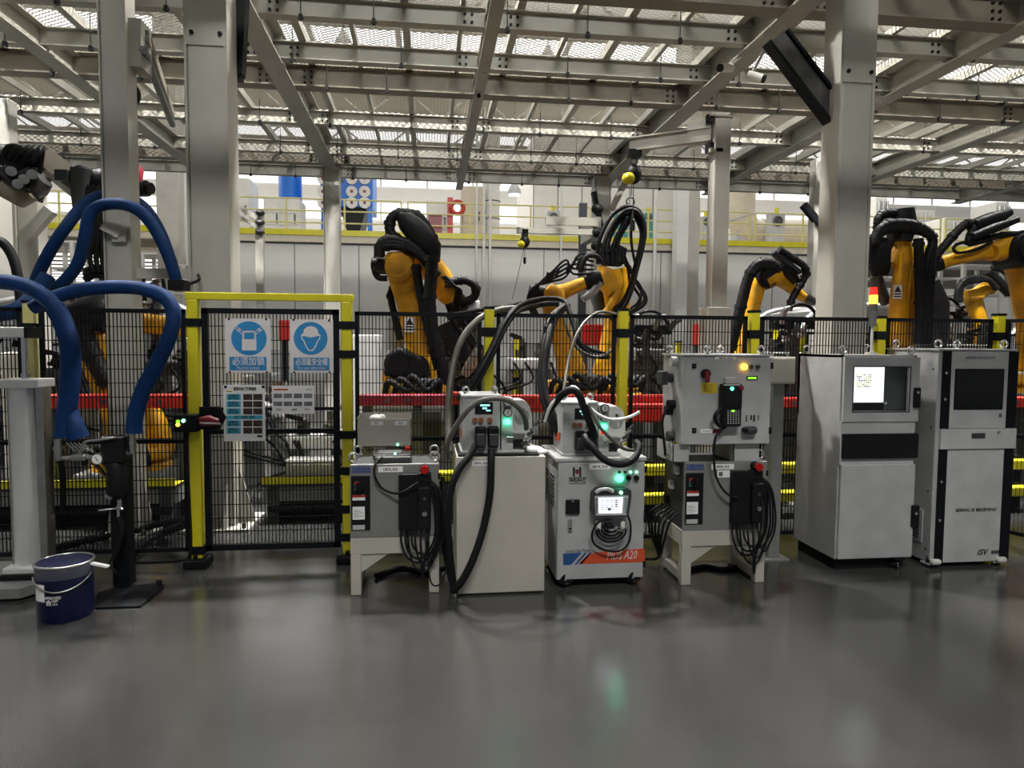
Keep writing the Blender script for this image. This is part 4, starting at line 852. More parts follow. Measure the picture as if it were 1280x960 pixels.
# --- middle tall robot with hose loop
Y = 8.6; o = atY(765, 470, Y); o.z = 0; t = robot('tall yellow robot under the big hanging black cable loop')(o)
base(t, 765, 475, Y)
limb(t, 'lower_arm', ROBY, Y, [(760, 470, .42, .3), (766, 430, .32, .28), (772, 392, .30, .26), (768, 360, .36, .3), (764, 338, .38, .32)])
limb(t, 'upper_casting', ROBY, Y-.2, [(760, 336, .26, .2), (756, 350, .26, .22), (766, 364, .2, .2)])
limb(t, 'counter_rib', ROBY, Y-.22, [(770, 337, .1, .12), (774, 352, .12, .12), (767, 374, .1, .14), (757, 392, .08, .12)])
limb(t, 'head_block', BLACK, Y-.05, [(752, 322, .22, .3), (764, 318, .3, .3), (778, 322, .24, .3)])
for k in range(4): tub(t, 'head_hose', Y-.2, [(748+k*9, 328), (751+k*8, 316-k), (757+k*7, 316), (762+k*6, 330)], .03)
limb(t, 'rear_housing', DGREY, Y+.1, [(748, 358, .14, .3), (748, 372, .2, .3), (750, 388, .12, .2)])
tub(t, 'side_loop', Y, [(786, 332), (794, 350), (807, 370), (804, 382), (786, 392), (776, 394)], .022); tub(t, 'side_loop', Y, [(782, 340), (793, 360), (800, 372), (796, 380), (784, 388)], .018); tub(t, 'side_loop', Y, [(776, 320), (784, 330), (786, 352), (782, 375)], .02)
for k in range(3): tub(t, 'side_loop', Y-.1, [(780, 318+k*4), (788-k*2, 336), (796+k*3, 356+k*2), (805-k*4, 374+k*2), (790, 388+k*2), (770, 395)], .012)
lp = [(748, 330), (747, 312), (753, 290), (766, 268), (784, 258), (799, 264), (806, 284), (803, 308), (796, 335), (789, 362), (779, 385), (764, 400)]
cb = thing('cable_loop', 'thick black cable bundle hanging in a tall loop from the hoist hook', 'cable bundle', tuple(atY(784, 258, Y-.2)))
for k, (dx, dy, dd) in enumerate([(0, 0, 0), (3, 2, -.06), (-1, 4, .05), (4, 5, .03), (2, -1, .08)]):
    s_ = 1-.07*k*.6
    MB().tube([atY(778+(x-778)*s_+dx*.4+(k*4.2 if j < 4 else k*2 if j == 4 else 0), 330+(y-330)*s_+dy*.5, Y-.25+dd) for j, (x, y) in enumerate(lp)], .027, 8).build('cable', RUBBER, cb)
for k in (2, 5): MB().tube([atY(750+k*4, 332, Y-.2), atY(753+k*4, 300, Y-.2), atY(764+k*3, 276, Y-.2), atY(782, 264, Y-.2)], .025, 8).build('cable', RUBBER, cb)
MB().tube([atY(790, 258, Y-.25), atY(789, 300, Y-.3), atY(794, 330, Y-.3)], .018, 8).build('cable', RUBBER, cb)
MB().ring(atY(788, 252, Y-.25), (0, 1, 0), .05, .01).cyl(atY(790, 215, Y-.25), atY(789, 246, Y-.25), .006, n=6).build('hook_ring', DSTEEL, cb)
# --- second middle robot reaching right
Y = 8.0; o = atY(700, 470, Y); o.z = 0; t = robot('yellow robot reaching right with a loose black hose over its arm')(o)
base(t, 712, 478, Y)
limb(t, 'lower_arm', ROBY, Y, [(716, 470, .36, .26), (705, 430, .26, .24), (694, 398, .24, .22), (690, 378, .26, .24)])
limb(t, 'elbow_casting', ROBY, Y-.05, [(684, 360, .14, .26), (692, 368, .26, .3), (694, 384, .24, .28)])
limb(t, 'upper_arm', ROBY, Y, [(688, 371, .24, .24), (708, 363, .17, .18), (732, 353, .14, .15)])
limb(t, 'wrist', BLACK, Y, [(730, 354, .17, .18), (741, 350, .24, .24), (750, 347, .2, .2)]); motor(t, 680, 366, Y, .09, .12, (-1, 0, .2)); limb(t, 'weld_gun', BODYM, Y-.05, [(748, 352, .12, .12), (742, 364, .1, .12), (728, 374, .09, .1)])
for k in range(5): tub(t, 'dress_hose', Y-.1, [(666+k*1.5, 394), (659+k*2.2, 376), (667+k*2, 359-k*1.2), (690, 352-k*3), (708, 345-k*5), (724-k*2, 318+k*6), (742, 322+k*5)], .013)
for k in range(4): c = atY(682+k*13, 347-k*5, Y-.12); MB().bar(c+V((0, 0, -.05)), c+V((.03, 0, .06)), .03, .03).build('hose_clip', BLACK, t)
tub(t, 'dress_hose', Y-.15, [(725, 340), (732, 322), (745, 320), (752, 328)], .03)
# --- right robot bowing to the silver body
Y = 8.8; o = atY(920, 450, Y); o.z = 0; t = robot('yellow robot bowing right onto the silver car body')(o)
base(t, 922, 470, Y)
limb(t, 'lower_arm', ROBY, Y, [(926, 462, .3, .24), (932, 425, .2, .22), (940, 385, .18, .2), (946, 358, .2, .22), (950, 346, .16, .2)])
for k in range(3): tub(t, 'dress_hose', Y-.16, [(911+k*2, 438), (918+k*2, 410), (926+k*2, 375), (934+k*2, 346), (944+k*2, 331+k*2), (956, 327+k*3), (968, 330+k*3), (974, 338)], .05)
joint(t, 'elbow_joint', BLACK, 955, 348, Y-.02, .14, .15); limb(t, 'shoulder_casting', ROBY, Y-.05, [(954, 354, .2, .3), (966, 347, .24, .3), (974, 346, .16, .24)])
limb(t, 'upper_arm', ROBY, Y, [(970, 346, .2, .2), (984, 356, .15, .15), (1000, 369, .12, .12), (1008, 374, .1, .1)]); limb(t, 'wrist', DSTEEL, Y, [(1006, 371, .13, .13), (1014, 376, .12, .12), (1018, 380, .06, .08)])
limb(t, 'dress_carriage', pm('slate_plastic', lin(42, 46, 62), .5), Y-.1, [(966, 315, .06, .14), (980, 327, .09, .16), (999, 341, .06, .14)])
tub(t, 'dress_hose', Y-.15, [(974, 312), (984, 318), (996, 326), (1006, 334), (1006, 346), (998, 360), (990, 374), (986, 388)], .045); tub(t, 'dress_hose', Y-.12, [(1005, 335), (1012, 341), (1010, 346), (1000, 345)], .015)
limb(t, 'elbow_motor', BLACK, Y-.1, [(976, 333, .12, .15), (990, 345, .12, .15), (996, 352, .08, .12)]); tub(t, 'dress_hose', Y-.16, [(910, 438), (908, 448), (902, 455)], .06)
# --- tall right robot
Y = 7.7; o = atY(1126, 450, Y); o.z = 0; t = robot('tall yellow robot facing front just right of the signal tower')(o)
base(t, 1126, 470, Y)
limb(t, 'lower_arm', ROBY, Y, [(1118, 462, .36, .24), (1121, 425, .2, .22), (1123, 385, .19, .2), (1127, 345, .16, .2), (1129, 325, .18, .22), (1126, 296, .17, .22)])
limb(t, 'spring_rod', ROBY, Y+.05, [(1138, 440, .1, .1), (1138, 395, .09, .1), (1138, 360, .09, .1), (1138, 345, .1, .1), (1135, 335, .1, .1)])
limb(t, 'shoulder_casting', ROBY, Y+.1, [(1108, 331, .12, .3), (1116, 316, .2, .3), (1124, 300, .2, .3)])
limb(t, 'head_block', BLACK, Y-.05, [(1126, 262, .24, .28), (1127, 282, .28, .32), (1124, 302, .2, .3)])
for k in range(3): tub(t, 'dress_hose', Y-.2, [(1092, 300+k*3), (1100, 286+k*3), (1116, 279+k*3), (1140, 280+k*3), (1158, 288+k*2), (1166, 300), (1164-k*3, 330), (1162-k*3, 380), (1160-k*3, 430)], .05)
tub(t, 'dress_hose', Y-.1, [(1098, 286), (1098, 274), (1106, 267), (1120, 266)], .05); tub(t, 'dress_hose', Y-.2, [(1148, 298), (1149, 340), (1150, 390), (1148, 430)], .055)
for k in range(6): rnd = random.Random(k); tub(t, 'cable_tangle', Y-.1, [(1092+k*3, 298), (1088+k*3, 312+rnd.random()*6), (1094+k*3, 326+rnd.random()*10), (1100+k*2, 312), (1104+k*2, 302)], .035)
limb(t, 'tool_changer', BLACK, Y+.2, [(1096, 318, .22, .3), (1100, 332, .2, .3), (1100, 345, .12, .2)]); limb(t, 'weld_gun', DSTEEL, Y+.3, [(1095, 345, .12, .15), (1100, 365, .16, .15), (1108, 380, .1, .12)])
limb(t, 'wrist_bracket', BLACK, Y+.2, [(1136, 336, .14, .2), (1152, 330, .2, .2), (1160, 342, .12, .2)]); limb(t, 'column_bellows', DGREY, Y+.35, [(1160, 352, .16, .3), (1168, 380, .3, .3), (1166, 420, .34, .3), (1160, 445, .3, .3)])
warn(t, 1122, 364, Y-.13)
# --- far right robot reaching left
Y = 7.9; o = atY(1292, 450, Y); o.z = 0; t = robot('yellow robot at the right edge stretching its long arm left')(o)
base(t, 1292, 470, Y)
limb(t, 'lower_arm', ROBY, Y, [(1296, 462, .4, .3), (1290, 400, .34, .28), (1280, 350, .32, .28), (1272, 320, .34, .3)])
joint(t, 'elbow_joint', BLACK, 1272, 314, Y-.1, .21, .2); limb(t, 'elbow_casting', ROBY, Y-.05, [(1238, 316, .2, .26), (1250, 312, .3, .3), (1266, 306, .3, .3)])
limb(t, 'upper_arm', ROBY, Y, [(1246, 312, .22, .22), (1215, 318, .17, .18), (1185, 326, .15, .16), (1172, 330, .17, .17)]); limb(t, 'wrist', BLACK, Y, [(1174, 330, .18, .18), (1160, 334, .16, .16), (1148, 338, .12, .14)])
limb(t, 'dress_carriage', BLACK, Y-.1, [(1215, 282, .14, .2), (1240, 274, .18, .22), (1260, 266, .09, .16)]); limb(t, 'carriage_rail', BLACK, Y-.2, [(1214, 296, .09, .14), (1240, 286, .12, .14), (1270, 275, .08, .12)])
tub(t, 'dress_hose', Y-.12, [(1168, 322), (1180, 308), (1194, 292), (1206, 281), (1220, 279)], .05); tub(t, 'dress_hose', Y-.15, [(1220, 302), (1200, 304), (1192, 310), (1198, 316), (1220, 312), (1240, 302)], .02)
tub(t, 'dress_hose', Y-.15, [(1218, 284), (1212, 294), (1212, 304), (1230, 300), (1252, 294), (1285, 292)], .04)
# --- small far robot low at right
Y = 12.2; o = atY(1228, 450, Y); o.z = 0; t = robot('small yellow robot crouching behind the far right car body')(o)
base(t, 1228, 440, Y)
limb(t, 'lower_arm', ROBY, Y, [(1226, 440, .34, .3), (1222, 400, .28, .3), (1216, 372, .26, .3)]); limb(t, 'upper_arm', ROBY, Y-.1, [(1208, 370, .22, .24), (1222, 368, .26, .26), (1234, 358, .24, .26), (1242, 362, .2, .2)])
for k in range(3): tub(t, 'dress_hose', Y-.3, [(1196+k*2, 378), (1197+k*2, 362), (1206, 350+k*2), (1220, 347+k*2), (1236, 350), (1246, 362)], .05)
limb(t, 'dress_carriage', BLACK, Y-.2, [(1232, 340, .08, .2), (1245, 350, .16, .2), (1262, 368, .1, .2)]); tub(t, 'dress_hose', Y-.3, [(1240, 334), (1256, 340), (1268, 356), (1272, 376)], .05)
# --- left robot behind the blue hoses
Y = 7.6; o = atY(128, 480, Y); o.z = 0; t = robot('dirty yellow robot behind the left fence and blue hoses')(o)
base(t, 165, 560, Y)
limb(t, 'lower_arm', ROBY, Y, [(160, 560, .4, .3), (150, 520, .3, .28), (135, 470, .36, .3), (122, 432, .4, .32), (118, 418, .26, .3)])
limb(t, 'upper_arm', ROBY, Y+.2, [(130, 400, .3, .3), (170, 404, .22, .24), (200, 406, .2, .2), (240, 412, .18, .18)])
limb(t, 'rear_arm', ROBY, Y+.4, [(180, 500, .2, .2), (190, 530, .3, .24), (200, 560, .3, .24), (200, 585, .22, .2)])
tub(t, 'dress_hose', Y-.2, [(106, 405), (108, 425), (118, 450), (130, 470), (138, 482)], .09); tub(t, 'dress_hose', Y-.2, [(110, 380), (118, 392), (130, 390), (140, 380)], .05)
limb(t, 'tool_plate', BLACK, Y-.1, [(90, 392, .2, .3), (120, 390, .4, .35), (140, 398, .3, .3)])
# --- black tool tower behind the narrow left column
Y = 8.5; c = atY(130, 300, Y); t = thing('tool_tower', 'dark robot head with hoses behind the narrow left column', 'robot head', (c.x, Y, 0))
MB().cb(c.x-.12, c.x+.3, Y+.1, Y+.4, 0, atY(130, 330, Y).z, .02).build('post', DGREY, t)
limb(t, 'head', BLACK, Y, [(100, 210, .1, .2), (108, 225, .3, .3), (124, 232, .36, .32), (150, 226, .3, .3), (170, 228, .16, .2)])
limb(t, 'side_box', DGREY, Y-.1, [(104, 212, .24, .2), (102, 240, .2, .2), (101, 268, .12, .18)]); limb(t, 'motor_block', BLACK, Y-.1, [(128, 240, .26, .3), (124, 270, .24, .3), (122, 300, .2, .24), (128, 320, .14, .2)])
limb(t, 'red_cover', DRED, Y-.15, [(160, 200, .1, .15), (171, 214, .14, .15), (171, 228, .1, .12)]); motor(t, 172, 236, Y-.1, .09, .12, (1, -.3, 0)); limb(t, 'arm_end', ROBY, Y, [(136, 306, .12, .15), (142, 320, .16, .16), (134, 335, .12, .14)])
for k in range(5): tub(t, 'cable', Y-.2, [(112+k*7, 232), (108+k*8, 262), (118+k*5, 292), (112+k*8, 322), (118+k*6, 340)], .028)
for k in range(3): tub(t, 'cable', Y-.15, [(106, 340+k*5), (120, 334+k*5), (138, 338+k*6), (150, 350+k*5)], .035)
# ================================================================ front row of equipment
def bxp(m, px, Y0, Y1, c=None):                          # box from photo corners on its front plane
    a = atY(px[0], px[1], Y0); b = atY(px[2], px[3], Y0)
    return m.cb(a.x, b.x, Y0, Y1, b.z, a.z, c) if c else m.bx(a.x, b.x, Y0, Y1, b.z, a.z)
def part(t, n, m, px, Y0, Y1, c=None): return bxp(MB(), px, Y0, Y1, c).build(n, m, t)
def disc(t, n, m, px, py, r, Y, th=.01, seg=20): c = atY(px, py, Y); return MB().cyl(c+V((0, -th, 0)), c, r, n=seg).build(n, m, t)
def eye(t, x, y, z, r=.028, mat=CHROME): return MB().ring((x, y, z+r+.01), (0, 1, 0), r, .008, 18, 8).cyl((x, y, z), (x, y, z+.014), .016, n=10).build('lifting_eye', mat, t)
def xz(px, py, Y): p = atY(px, py, Y); return p
# ---------------------------------------------------------------- steel tables
def table(px0, px1, pyt, Yf, dep, label, lw=.07, gus='left'):
    a = atY(px0, pyt, Yf); b = atY(px1, pyt, Yf); z = a.z; t = thing('steel_stand', label, 'stand', ((a.x+b.x)/2, Yf+dep/2, 0), None)
    MB().bx(a.x, b.x, Yf, Yf+.06, z-.11, z).bx(a.x, b.x, Yf+dep-.06, Yf+dep, z-.11, z).bx(a.x, a.x+.06, Yf+.06, Yf+dep-.06, z-.11, z).bx(b.x-.06, b.x, Yf+.06, Yf+dep-.06, z-.11, z).build('top_frame', CREAM, t)
    for x in (a.x, b.x-lw):
        for y in (Yf, Yf+dep-lw): MB().cb(x, x+lw, y, y+lw, 0, z-.11, .006).build('leg', CREAM, t)
    for s in (0, 1):
        x = a.x+lw if s == 0 else b.x-lw; k = 1 if s == 0 else -1
        MB().prism([(x, Yf+.012, z-.11), (x+k*.19, Yf+.012, z-.11), (x, Yf+.012, z-.24)], (0, .012, 0)).build('gusset', CREAM, t)
    for x in (a.x+.005, b.x-lw+.005): MB().bx(x, x+lw-.01, Yf+lw, Yf+dep-lw, .02, .08).build('side_rail', CREAM, t)
    return t, a, b
t1, a1, b1 = table(438, 549, 673, 4.66, .46, 'cream steel stand under the left robot controller')
t2, a2, b2 = table(853, 957, 664, 4.62, .46, 'cream steel stand under the stacked grey control box')
# ---------------------------------------------------------------- robot controllers
CHAR = pm('charcoal_paint', lin(44, 46, 47), .5)
def controller(px0, px1, pyt, pyb, Yf, dep, label, code, seed):
    a = atY(px0, pyt, Yf); b = atY(px1, pyb, Yf); W_ = b.x-a.x; H = a.z-b.z
    t = thing('robot_controller', label, 'robot controller', ((a.x+b.x)/2, Yf+dep/2, b.z), None)
    X = lambda u: a.x+W_*u
    Z = lambda v: a.z-H*v
    MB().bx(a.x+.004, b.x-.004, Yf+.03, Yf+dep, b.z, a.z-.004).build('body', CHAR, t)
    MB().cb(a.x, b.x, Yf, Yf+.035, b.z+.012, a.z, .006).build('front_door', GREY2, t)
    MB().bx(a.x, b.x, Yf+.004, Yf+.035, b.z, b.z+.012).build('bottom_seal', BLACK, t)
    s = MB().bx(X(.015), X(.225), Yf-.006, Yf, Z(.87), Z(.15)).build('switch_panel', BLACK, t)
    MB().bx(X(.055), X(.12), Yf-.009, Yf-.006, Z(.34), Z(.22)).build('switch_plate', TEAL, s); MB().bx(X(.055), X(.12), Yf-.010, Yf-.009, Z(.26), Z(.22)).build('switch_plate', RED, s)
    c = V((X(.115), Yf, Z(.28))); MB().cyl(c+V((0, -.03, 0)), c, .032, n=18).bx(c.x-.008, c.x+.008, Yf-.05, Yf-.03, c.z-.03, c.z+.03).build('main_switch', BLACK, s)
    MB().bx(X(.03), X(.17), Yf-.009, Yf-.006, Z(.47), Z(.40)).mat(1).bx(X(.03), X(.17), Yf-.010, Yf-.009, Z(.43), Z(.40)).build('warning_label', [PAPER, RED], s)
    w = MB().bx(X(.03), X(.165), Yf-.009, Yf-.006, Z(.725), Z(.555)).mat(1)
    for k in range(7): w.bx(X(.04), X(.10+.05*((k*7) % 3)/2), Yf-.0095, Yf-.009, Z(.60+k*.016)-.002, Z(.60+k*.016))
    w.build('rating_label', [PAPER, GREYTXT], s); MB().bx(X(.03), X(.165), Yf-.009, Yf-.006, Z(.86), Z(.80)).build('serial_label', LGREY, s)
    text('YASKAWA', t, V((X(.125), Yf-.002, Z(.055))), .026, INKBLUE, w=W_*.215, bold=.06); MB().bx(X(.018), X(.233), Yf-.002, Yf, Z(.105), Z(.088)).build('brand_line', INKBLUE, t)
    l = MB().bx(X(.315), X(.59), Yf-.003, Yf, Z(.105), Z(.03)).build('name_label', PAPER, t); text(code, l, V((X(.4525), Yf-.004, Z(.068))), .018, INK, w=W_*.16, bold=.03)
    p = MB().cb(X(.545), X(.905), Yf-.05, Yf-.002, Z(.86), Z(.12), .006).build('pendant_box', BLACK, t)
    MB().cb(X(.76), X(.90), Yf-.085, Yf-.05, Z(.84), Z(.28), .01).build('box_cover', RUBBER, p); c = V((X(.835), Yf-.085, Z(.43))); MB().cyl(c+V((0, -.008, 0)), c, .012, n=12).build('cap_screw', DSTEEL, p)
    c = V((X(.835), Yf-.085, Z(.63))); MB().cyl(c+V((0, -.014, 0)), c, .017, n=14).build('key_lock', STEEL, p)
    c = V((X(.835), Yf-.05, Z(.055))); MB().cyl(c+V((0, -.0, 0)), c+V((0, .05, 0)), .03, n=16).cb(c.x-.045, c.x+.045, Yf-.055, Yf-.002, Z(.24), Z(.105), .01).build('button_box', BLACK, t); MB().cyl(c+V((0, -.035, 0)), c, .027, n=20).build('stop_button', REDB, t)
    for u in (.03, .95):
        for y in (Yf+.06, Yf+dep-.06): eye(t, X(u), y, a.z, .03)
    rnd = random.Random(seed); m = MB()
    for k in range(7):
        x0 = X((.58, .63, .66, .70, .74, .80, .86)[k]); dz = (.16, .13, .22, .10, .17, .28, .12)[k]; xe = X((.93, .90, .955, .98, .94, .91, .99)[k]); dy = -.03-.008*k; zb_ = Z(1.0)
        if k in (5,): xe -= .05
        w_ = xe-x0
        m.tube([(x0, Yf-.03, Z(.84)), (x0-.006, Yf+dy, zb_+.0), (x0+.10*w_, Yf+dy, zb_-dz*.62), (x0+.35*w_, Yf+dy, zb_-dz*.95), (x0+.68*w_, Yf+dy, zb_-dz*.97), (x0+.93*w_, Yf+dy, zb_-dz*.6), (xe+.03, Yf+dy, zb_+.02), (xe+.035, Yf+dy, Z(.70)), (xe+.012, Yf-.05, Z(.36)), (X(.90), Yf-.035, Z(.21))], .0075, 8)
    m.build('cable_coil', RUBBER, t)
    for z in (.17, .92): MB().bx(X(.985), X(1.01), Yf-.004, Yf+.03, Z(z)-.02, Z(z)+.02).build('hinge', BLACK, t)
    return t, X, Z
c1, X_, Z_ = controller(437, 549, 581, 672, 4.66, .42, 'grey robot controller with looped black cables left of the white cabinet', 'UB10L_R2A', 3)
Yf = 4.66; MB().tube([V((X_(.43), Yf+.10, Z_(-.1))), V((X_(.31), Yf+.0, Z_(-.05))), V((X_(.275), Yf-.03, Z_(.1))), V((X_(.34), Yf-.03, Z_(.28))), V((X_(.45), Yf-.035, Z_(.36))), V((X_(.58), Yf-.075, Z_(.35))), V((X_(.76), Yf-.09, Z_(.22)))], .008, 8).build('pendant_lead', RUBBER, c1)
c2, X_, Z_ = controller(856, 957, 578, 664, 4.62, .42, 'grey robot controller standing below the grey control box', 'UB10L_R1A', 8)
q = MB().bx(X_(.39), X_(.54), 4.617, 4.62, Z_(.22), Z_(.12)).mat(1).bx(X_(.41), X_(.455), 4.616, 4.617, Z_(.20), Z_(.14)).build('inspection_label', [PAPER, GREYTXT], c2)
for k in range(3): p = V((atY(845, 590+k*22, 4.8).x, 4.9, Z_(.15+k*.25))); MB().cb(a2.x-.02, a2.x+.01, 4.72+k*.1, 4.78+k*.1, p.z-.03, p.z+.03, .006).build('side_plug', LGREY if k < 2 else BLACK, c2)
m = MB()
for k in range(6): m.tube([(a2.x-.01, 4.7+k*.06, Z_(.75)), (a2.x-.07-.01*k, 4.7+k*.06, Z_(.9)), (a2.x-.09, 4.75+k*.06, Z_(1.2)), (a2.x-.06, 4.95, Z_(1.55)), (a2.x-.15, 5.2, .03)], .009, 8)
m.build('side_cable', RUBBER, c2)
# teach pendant on the left controller
z = a1.z+.5; zt1 = atY(492, 581, 4.66).z
c = atY(491, 567, 4.82); c.z = zt1; t = thing('teach_pendant', 'dark teach pendant lying on top of the left robot controller', 'teach pendant', tuple(c))
MB().cb(c.x-.13, c.x+.13, c.y-.11, c.y+.11, zt1+.015, zt1+.06, .02).build('body', BLACK, t); MB().cb(c.x-.10, c.x+.06, c.y-.08, c.y+.07, zt1+.06, zt1+.066, .004).build('screen', DGREY, t)
MB().cb(c.x-.12, c.x+.13, c.y-.13, c.y-.10, zt1+.0, zt1+.05, .012).build('grip', DGREY, t); MB().cyl((c.x+.10, c.y+.07, zt1+.06), (c.x+.10, c.y+.07, zt1+.085), .018, n=14).build('stop_button', REDB, t); MB().cyl((c.x+.02, c.y-.09, zt1+.058), (c.x+.02, c.y-.09, zt1+.07), .008, n=10).build('indicator_lamp', E_GREENS, t)
# white tray on the fence
a = atY(446, 524, 5.2); b = atY(514, 558, 5.2); t = thing('document_tray', 'cream sheet-metal document tray hung on the fence above the left controller', 'tray', ((a.x+b.x)/2, 5.2, b.z))
MB().bx(a.x, b.x, 5.2, 5.205, b.z, a.z).bx(a.x, b.x, 5.38, 5.385, b.z, a.z+.03).bx(a.x, b.x, 5.2, 5.385, b.z, b.z+.005).bx(a.x, a.x+.005, 5.2, 5.385, b.z, a.z+.01).bx(b.x-.005, b.x, 5.2, 5.385, b.z, a.z+.01).build('tray_box', CREAM, t)
for px, s in ((471, 'RF1'), (501, 'RF2')): p = atY(px, 529, 5.199); l = MB().bx(p.x-.045, p.x+.045, 5.197, 5.2, p.z-.015, p.z+.015).build('tray_label', PAPER, t); text(s, l, V((p.x, 5.196, p.z)), .016, INK)
for x in (a.x+.05, b.x-.05): MB().bx(x-.01, x+.01, 5.385, FY-.0, a.z-.03, a.z).build('hook', BLKP, t)
p = atY(470, 522, 5.28); tag(MB().ell(p+V((0, 0, -.005)), .05, .05, .03).ell(p+V((.04, .01, 0)), .03, .03, .025).build('plastic_bag', CABLEW), 'crumpled clear plastic bag in the cream tray', 'bag')
p = atY(497, 556, 5.19); tag(MB().cyl(p, p+V((0, .012, 0)), .008, n=10).build('indicator_lamp', E_GREENS), 'tiny green light on the cream document tray', 'lamp')
# ---------------------------------------------------------------- white pedestal cabinet
WY = 4.58; a = atY(571, 570, WY); b = atY(682, 571, WY); zw = atY(626, 571, WY).z
t = thing('white_cabinet', 'plain cream white cabinet pedestal carrying the left stud feeder', 'cabinet', ((a.x+b.x)/2, WY+.31, 0))
MB().cb(a.x, b.x, WY, WY+.62, .012, zw, .006).build('body', CREAM, t); MB().bx(a.x+.02, b.x-.02, WY+.02, WY+.6, 0, .014).build('plinth', DGREY, t); MB().bx(a.x+.01, b.x-.04, WY+.02, WY+.55, zw, zw+.012).build('top_mat', BLACK, t)
l = part(t, 'name_label', PAPER, (590, 576, 612, 582), WY-.003, WY); text('UB10L_R2A', l, atY(601, 579, WY-.004), .016, INK, w=.09, bold=.03)
# ---------------------------------------------------------------- wheeled cabinet
PY = 4.66; a = atY(697, 576, PY); b = atY(807, 576, PY); zt_ = atY(752, 572, PY).z; zb_ = atY(752, 724, PY).z
t = thing('wheeled_cabinet', 'grey wheeled welder cabinet with blue and orange stripe', 'cabinet', ((a.x+b.x)/2, PY+.3, 0)); PC = t
MB().cb(a.x, b.x, PY+.02, PY+.62, zb_, zt_-.02, .008).build('body', GREY, t); MB().cb(a.x-.012, b.x+.012, PY, PY+.64, zt_-.03, zt_, .008).build('top_plate', GREY, t)
d = MB().cb(a.x+.004, b.x-.004, PY, PY+.02, zb_+.005, zt_-.035, .005).build('front_door', GREY, t)
m = MB()
for r_ in range(2):
    for k in range(8): z = zt_-.16-k*.03; m.bx(a.x-.004, a.x, PY+.12+r_*.22, PY+.28+r_*.22, z, z+.012)
m.build('side_louvre', DGREY, t)
ov = PX([(725, 703), (735, 693.5), (745, 690.5), (806, 685.5), (806, 702.5), (725, 705)], PY-.002)
s = MB().prism(ov, (0, .002, 0)).build('orange_stripe', ORANGE, t)
MB().prism(PX([(704, 692), (727, 691), (714, 706), (704, 706.5)], PY-.002), (0, .002, 0)).prism(PX([(731, 691), (734, 690.8), (721, 705.6), (718, 705.8)], PY-.002), (0, .002, 0)).prism(PX([(737, 690.6), (740, 690.4), (727, 705.2), (724, 705.4)], PY-.002), (0, .002, 0)).build('blue_stripe', SBLUE, t)
text('PIDS A20', s, atY(777, 694.5, PY-.004), .062, SIGNW, w=.22, shear=.22); text('Inverter Stud Welder', t, atY(723, 688.5, PY-.002), .028, GREYTXT, w=.18, shear=.2)
text('鸿栢科技', t, atY(722, 600, PY-.002), .029, INK, w=.128, bold=.02); text('HONGBAI TECHNOLOGY', t, atY(722, 604.5, PY-.002), .009, INK, w=.12)
MB().prism(PX([(716, 584), (718.5, 584), (718.5, 596), (716, 596)], PY-.002), (0, .002, 0)).prism(PX([(724, 584), (726.5, 584), (726.5, 596), (724, 596)], PY-.002), (0, .002, 0)).prism(PX([(718.5, 587), (724, 587), (724, 588.5), (718.5, 588.5)], PY-.002), (0, .002, 0)).build('logo_mark', INK, t); disc(t, 'logo_dot', DRED, 721.3, 590.3, .013, PY, .003)
l = part(t, 'name_label', PAPER, (737, 580, 763, 586.5), PY-.003, PY); text('UB10L_R1A', l, atY(750, 583.3, PY-.004), .016, INK, w=.11, bold=.03)
disc(t, 'status_lamp', E_GREEN, 774, 597.5, .026, PY, .02)
for px in (785, 795): disc(t, 'selector_switch', BLACK, px, 597, .018, PY, .022)
for px, m_ in ((774, BLACK), (781, BLACK), (788, E_GREENS), (795.5, E_GREENS)): disc(t, 'pilot_led', m_, px, 590, .009, PY, .008)
m = part(t, 'socket_flap', BLACK, (707.5, 625, 725, 643), PY-.02, PY, .012); disc(m, 'screw', STEEL, 716, 626.5, .007, PY-.02, .004)
h = part(t, 'door_latch', CHROME, (710, 649, 715.5, 665), PY-.014, PY, .008); disc(h, 'lock', BLACK, 712.5, 661, .008, PY-.014, .004)
for y in (587, 648, 705): MB().bx(b.x-.006, b.x+.012, PY-.006, PY+.03, atY(806, y+4, PY).z, atY(806, y-4, PY).z).build('hinge', BLACK, t)
def caster(t, x, y, r, zt, ang=-48, mat=BLACK):
    a_ = V((math.cos(R(ang)), math.sin(R(ang)), 0)); e_ = V((-a_.y, a_.x, 0)); c = V((x, y, r))
    w = MB().cyl(c-a_*.019, c+a_*.019, r, n=24).build('wheel', RUBBER, t); MB().cyl(c-a_*.022, c+a_*.022, r*.66, n=18).build('hub', LGREY, w)
    m = MB().bx(x-.045, x+.045, y-.045, y+.045, zt-.014, zt).cyl(c-a_*.034, c+a_*.034, .011, n=10)
    for s in (-1, 1): m.bar(c+a_*s*.029+e_*.006, V((x, y, zt-.012))+a_*s*.029-e_*.006, .007, .034, e_)
    m.build('caster_fork', mat, t)
for x in (a.x+.07, b.x-.07):
    for y in (PY+.03, PY+.55): caster(t, x, y, .052, zb_)
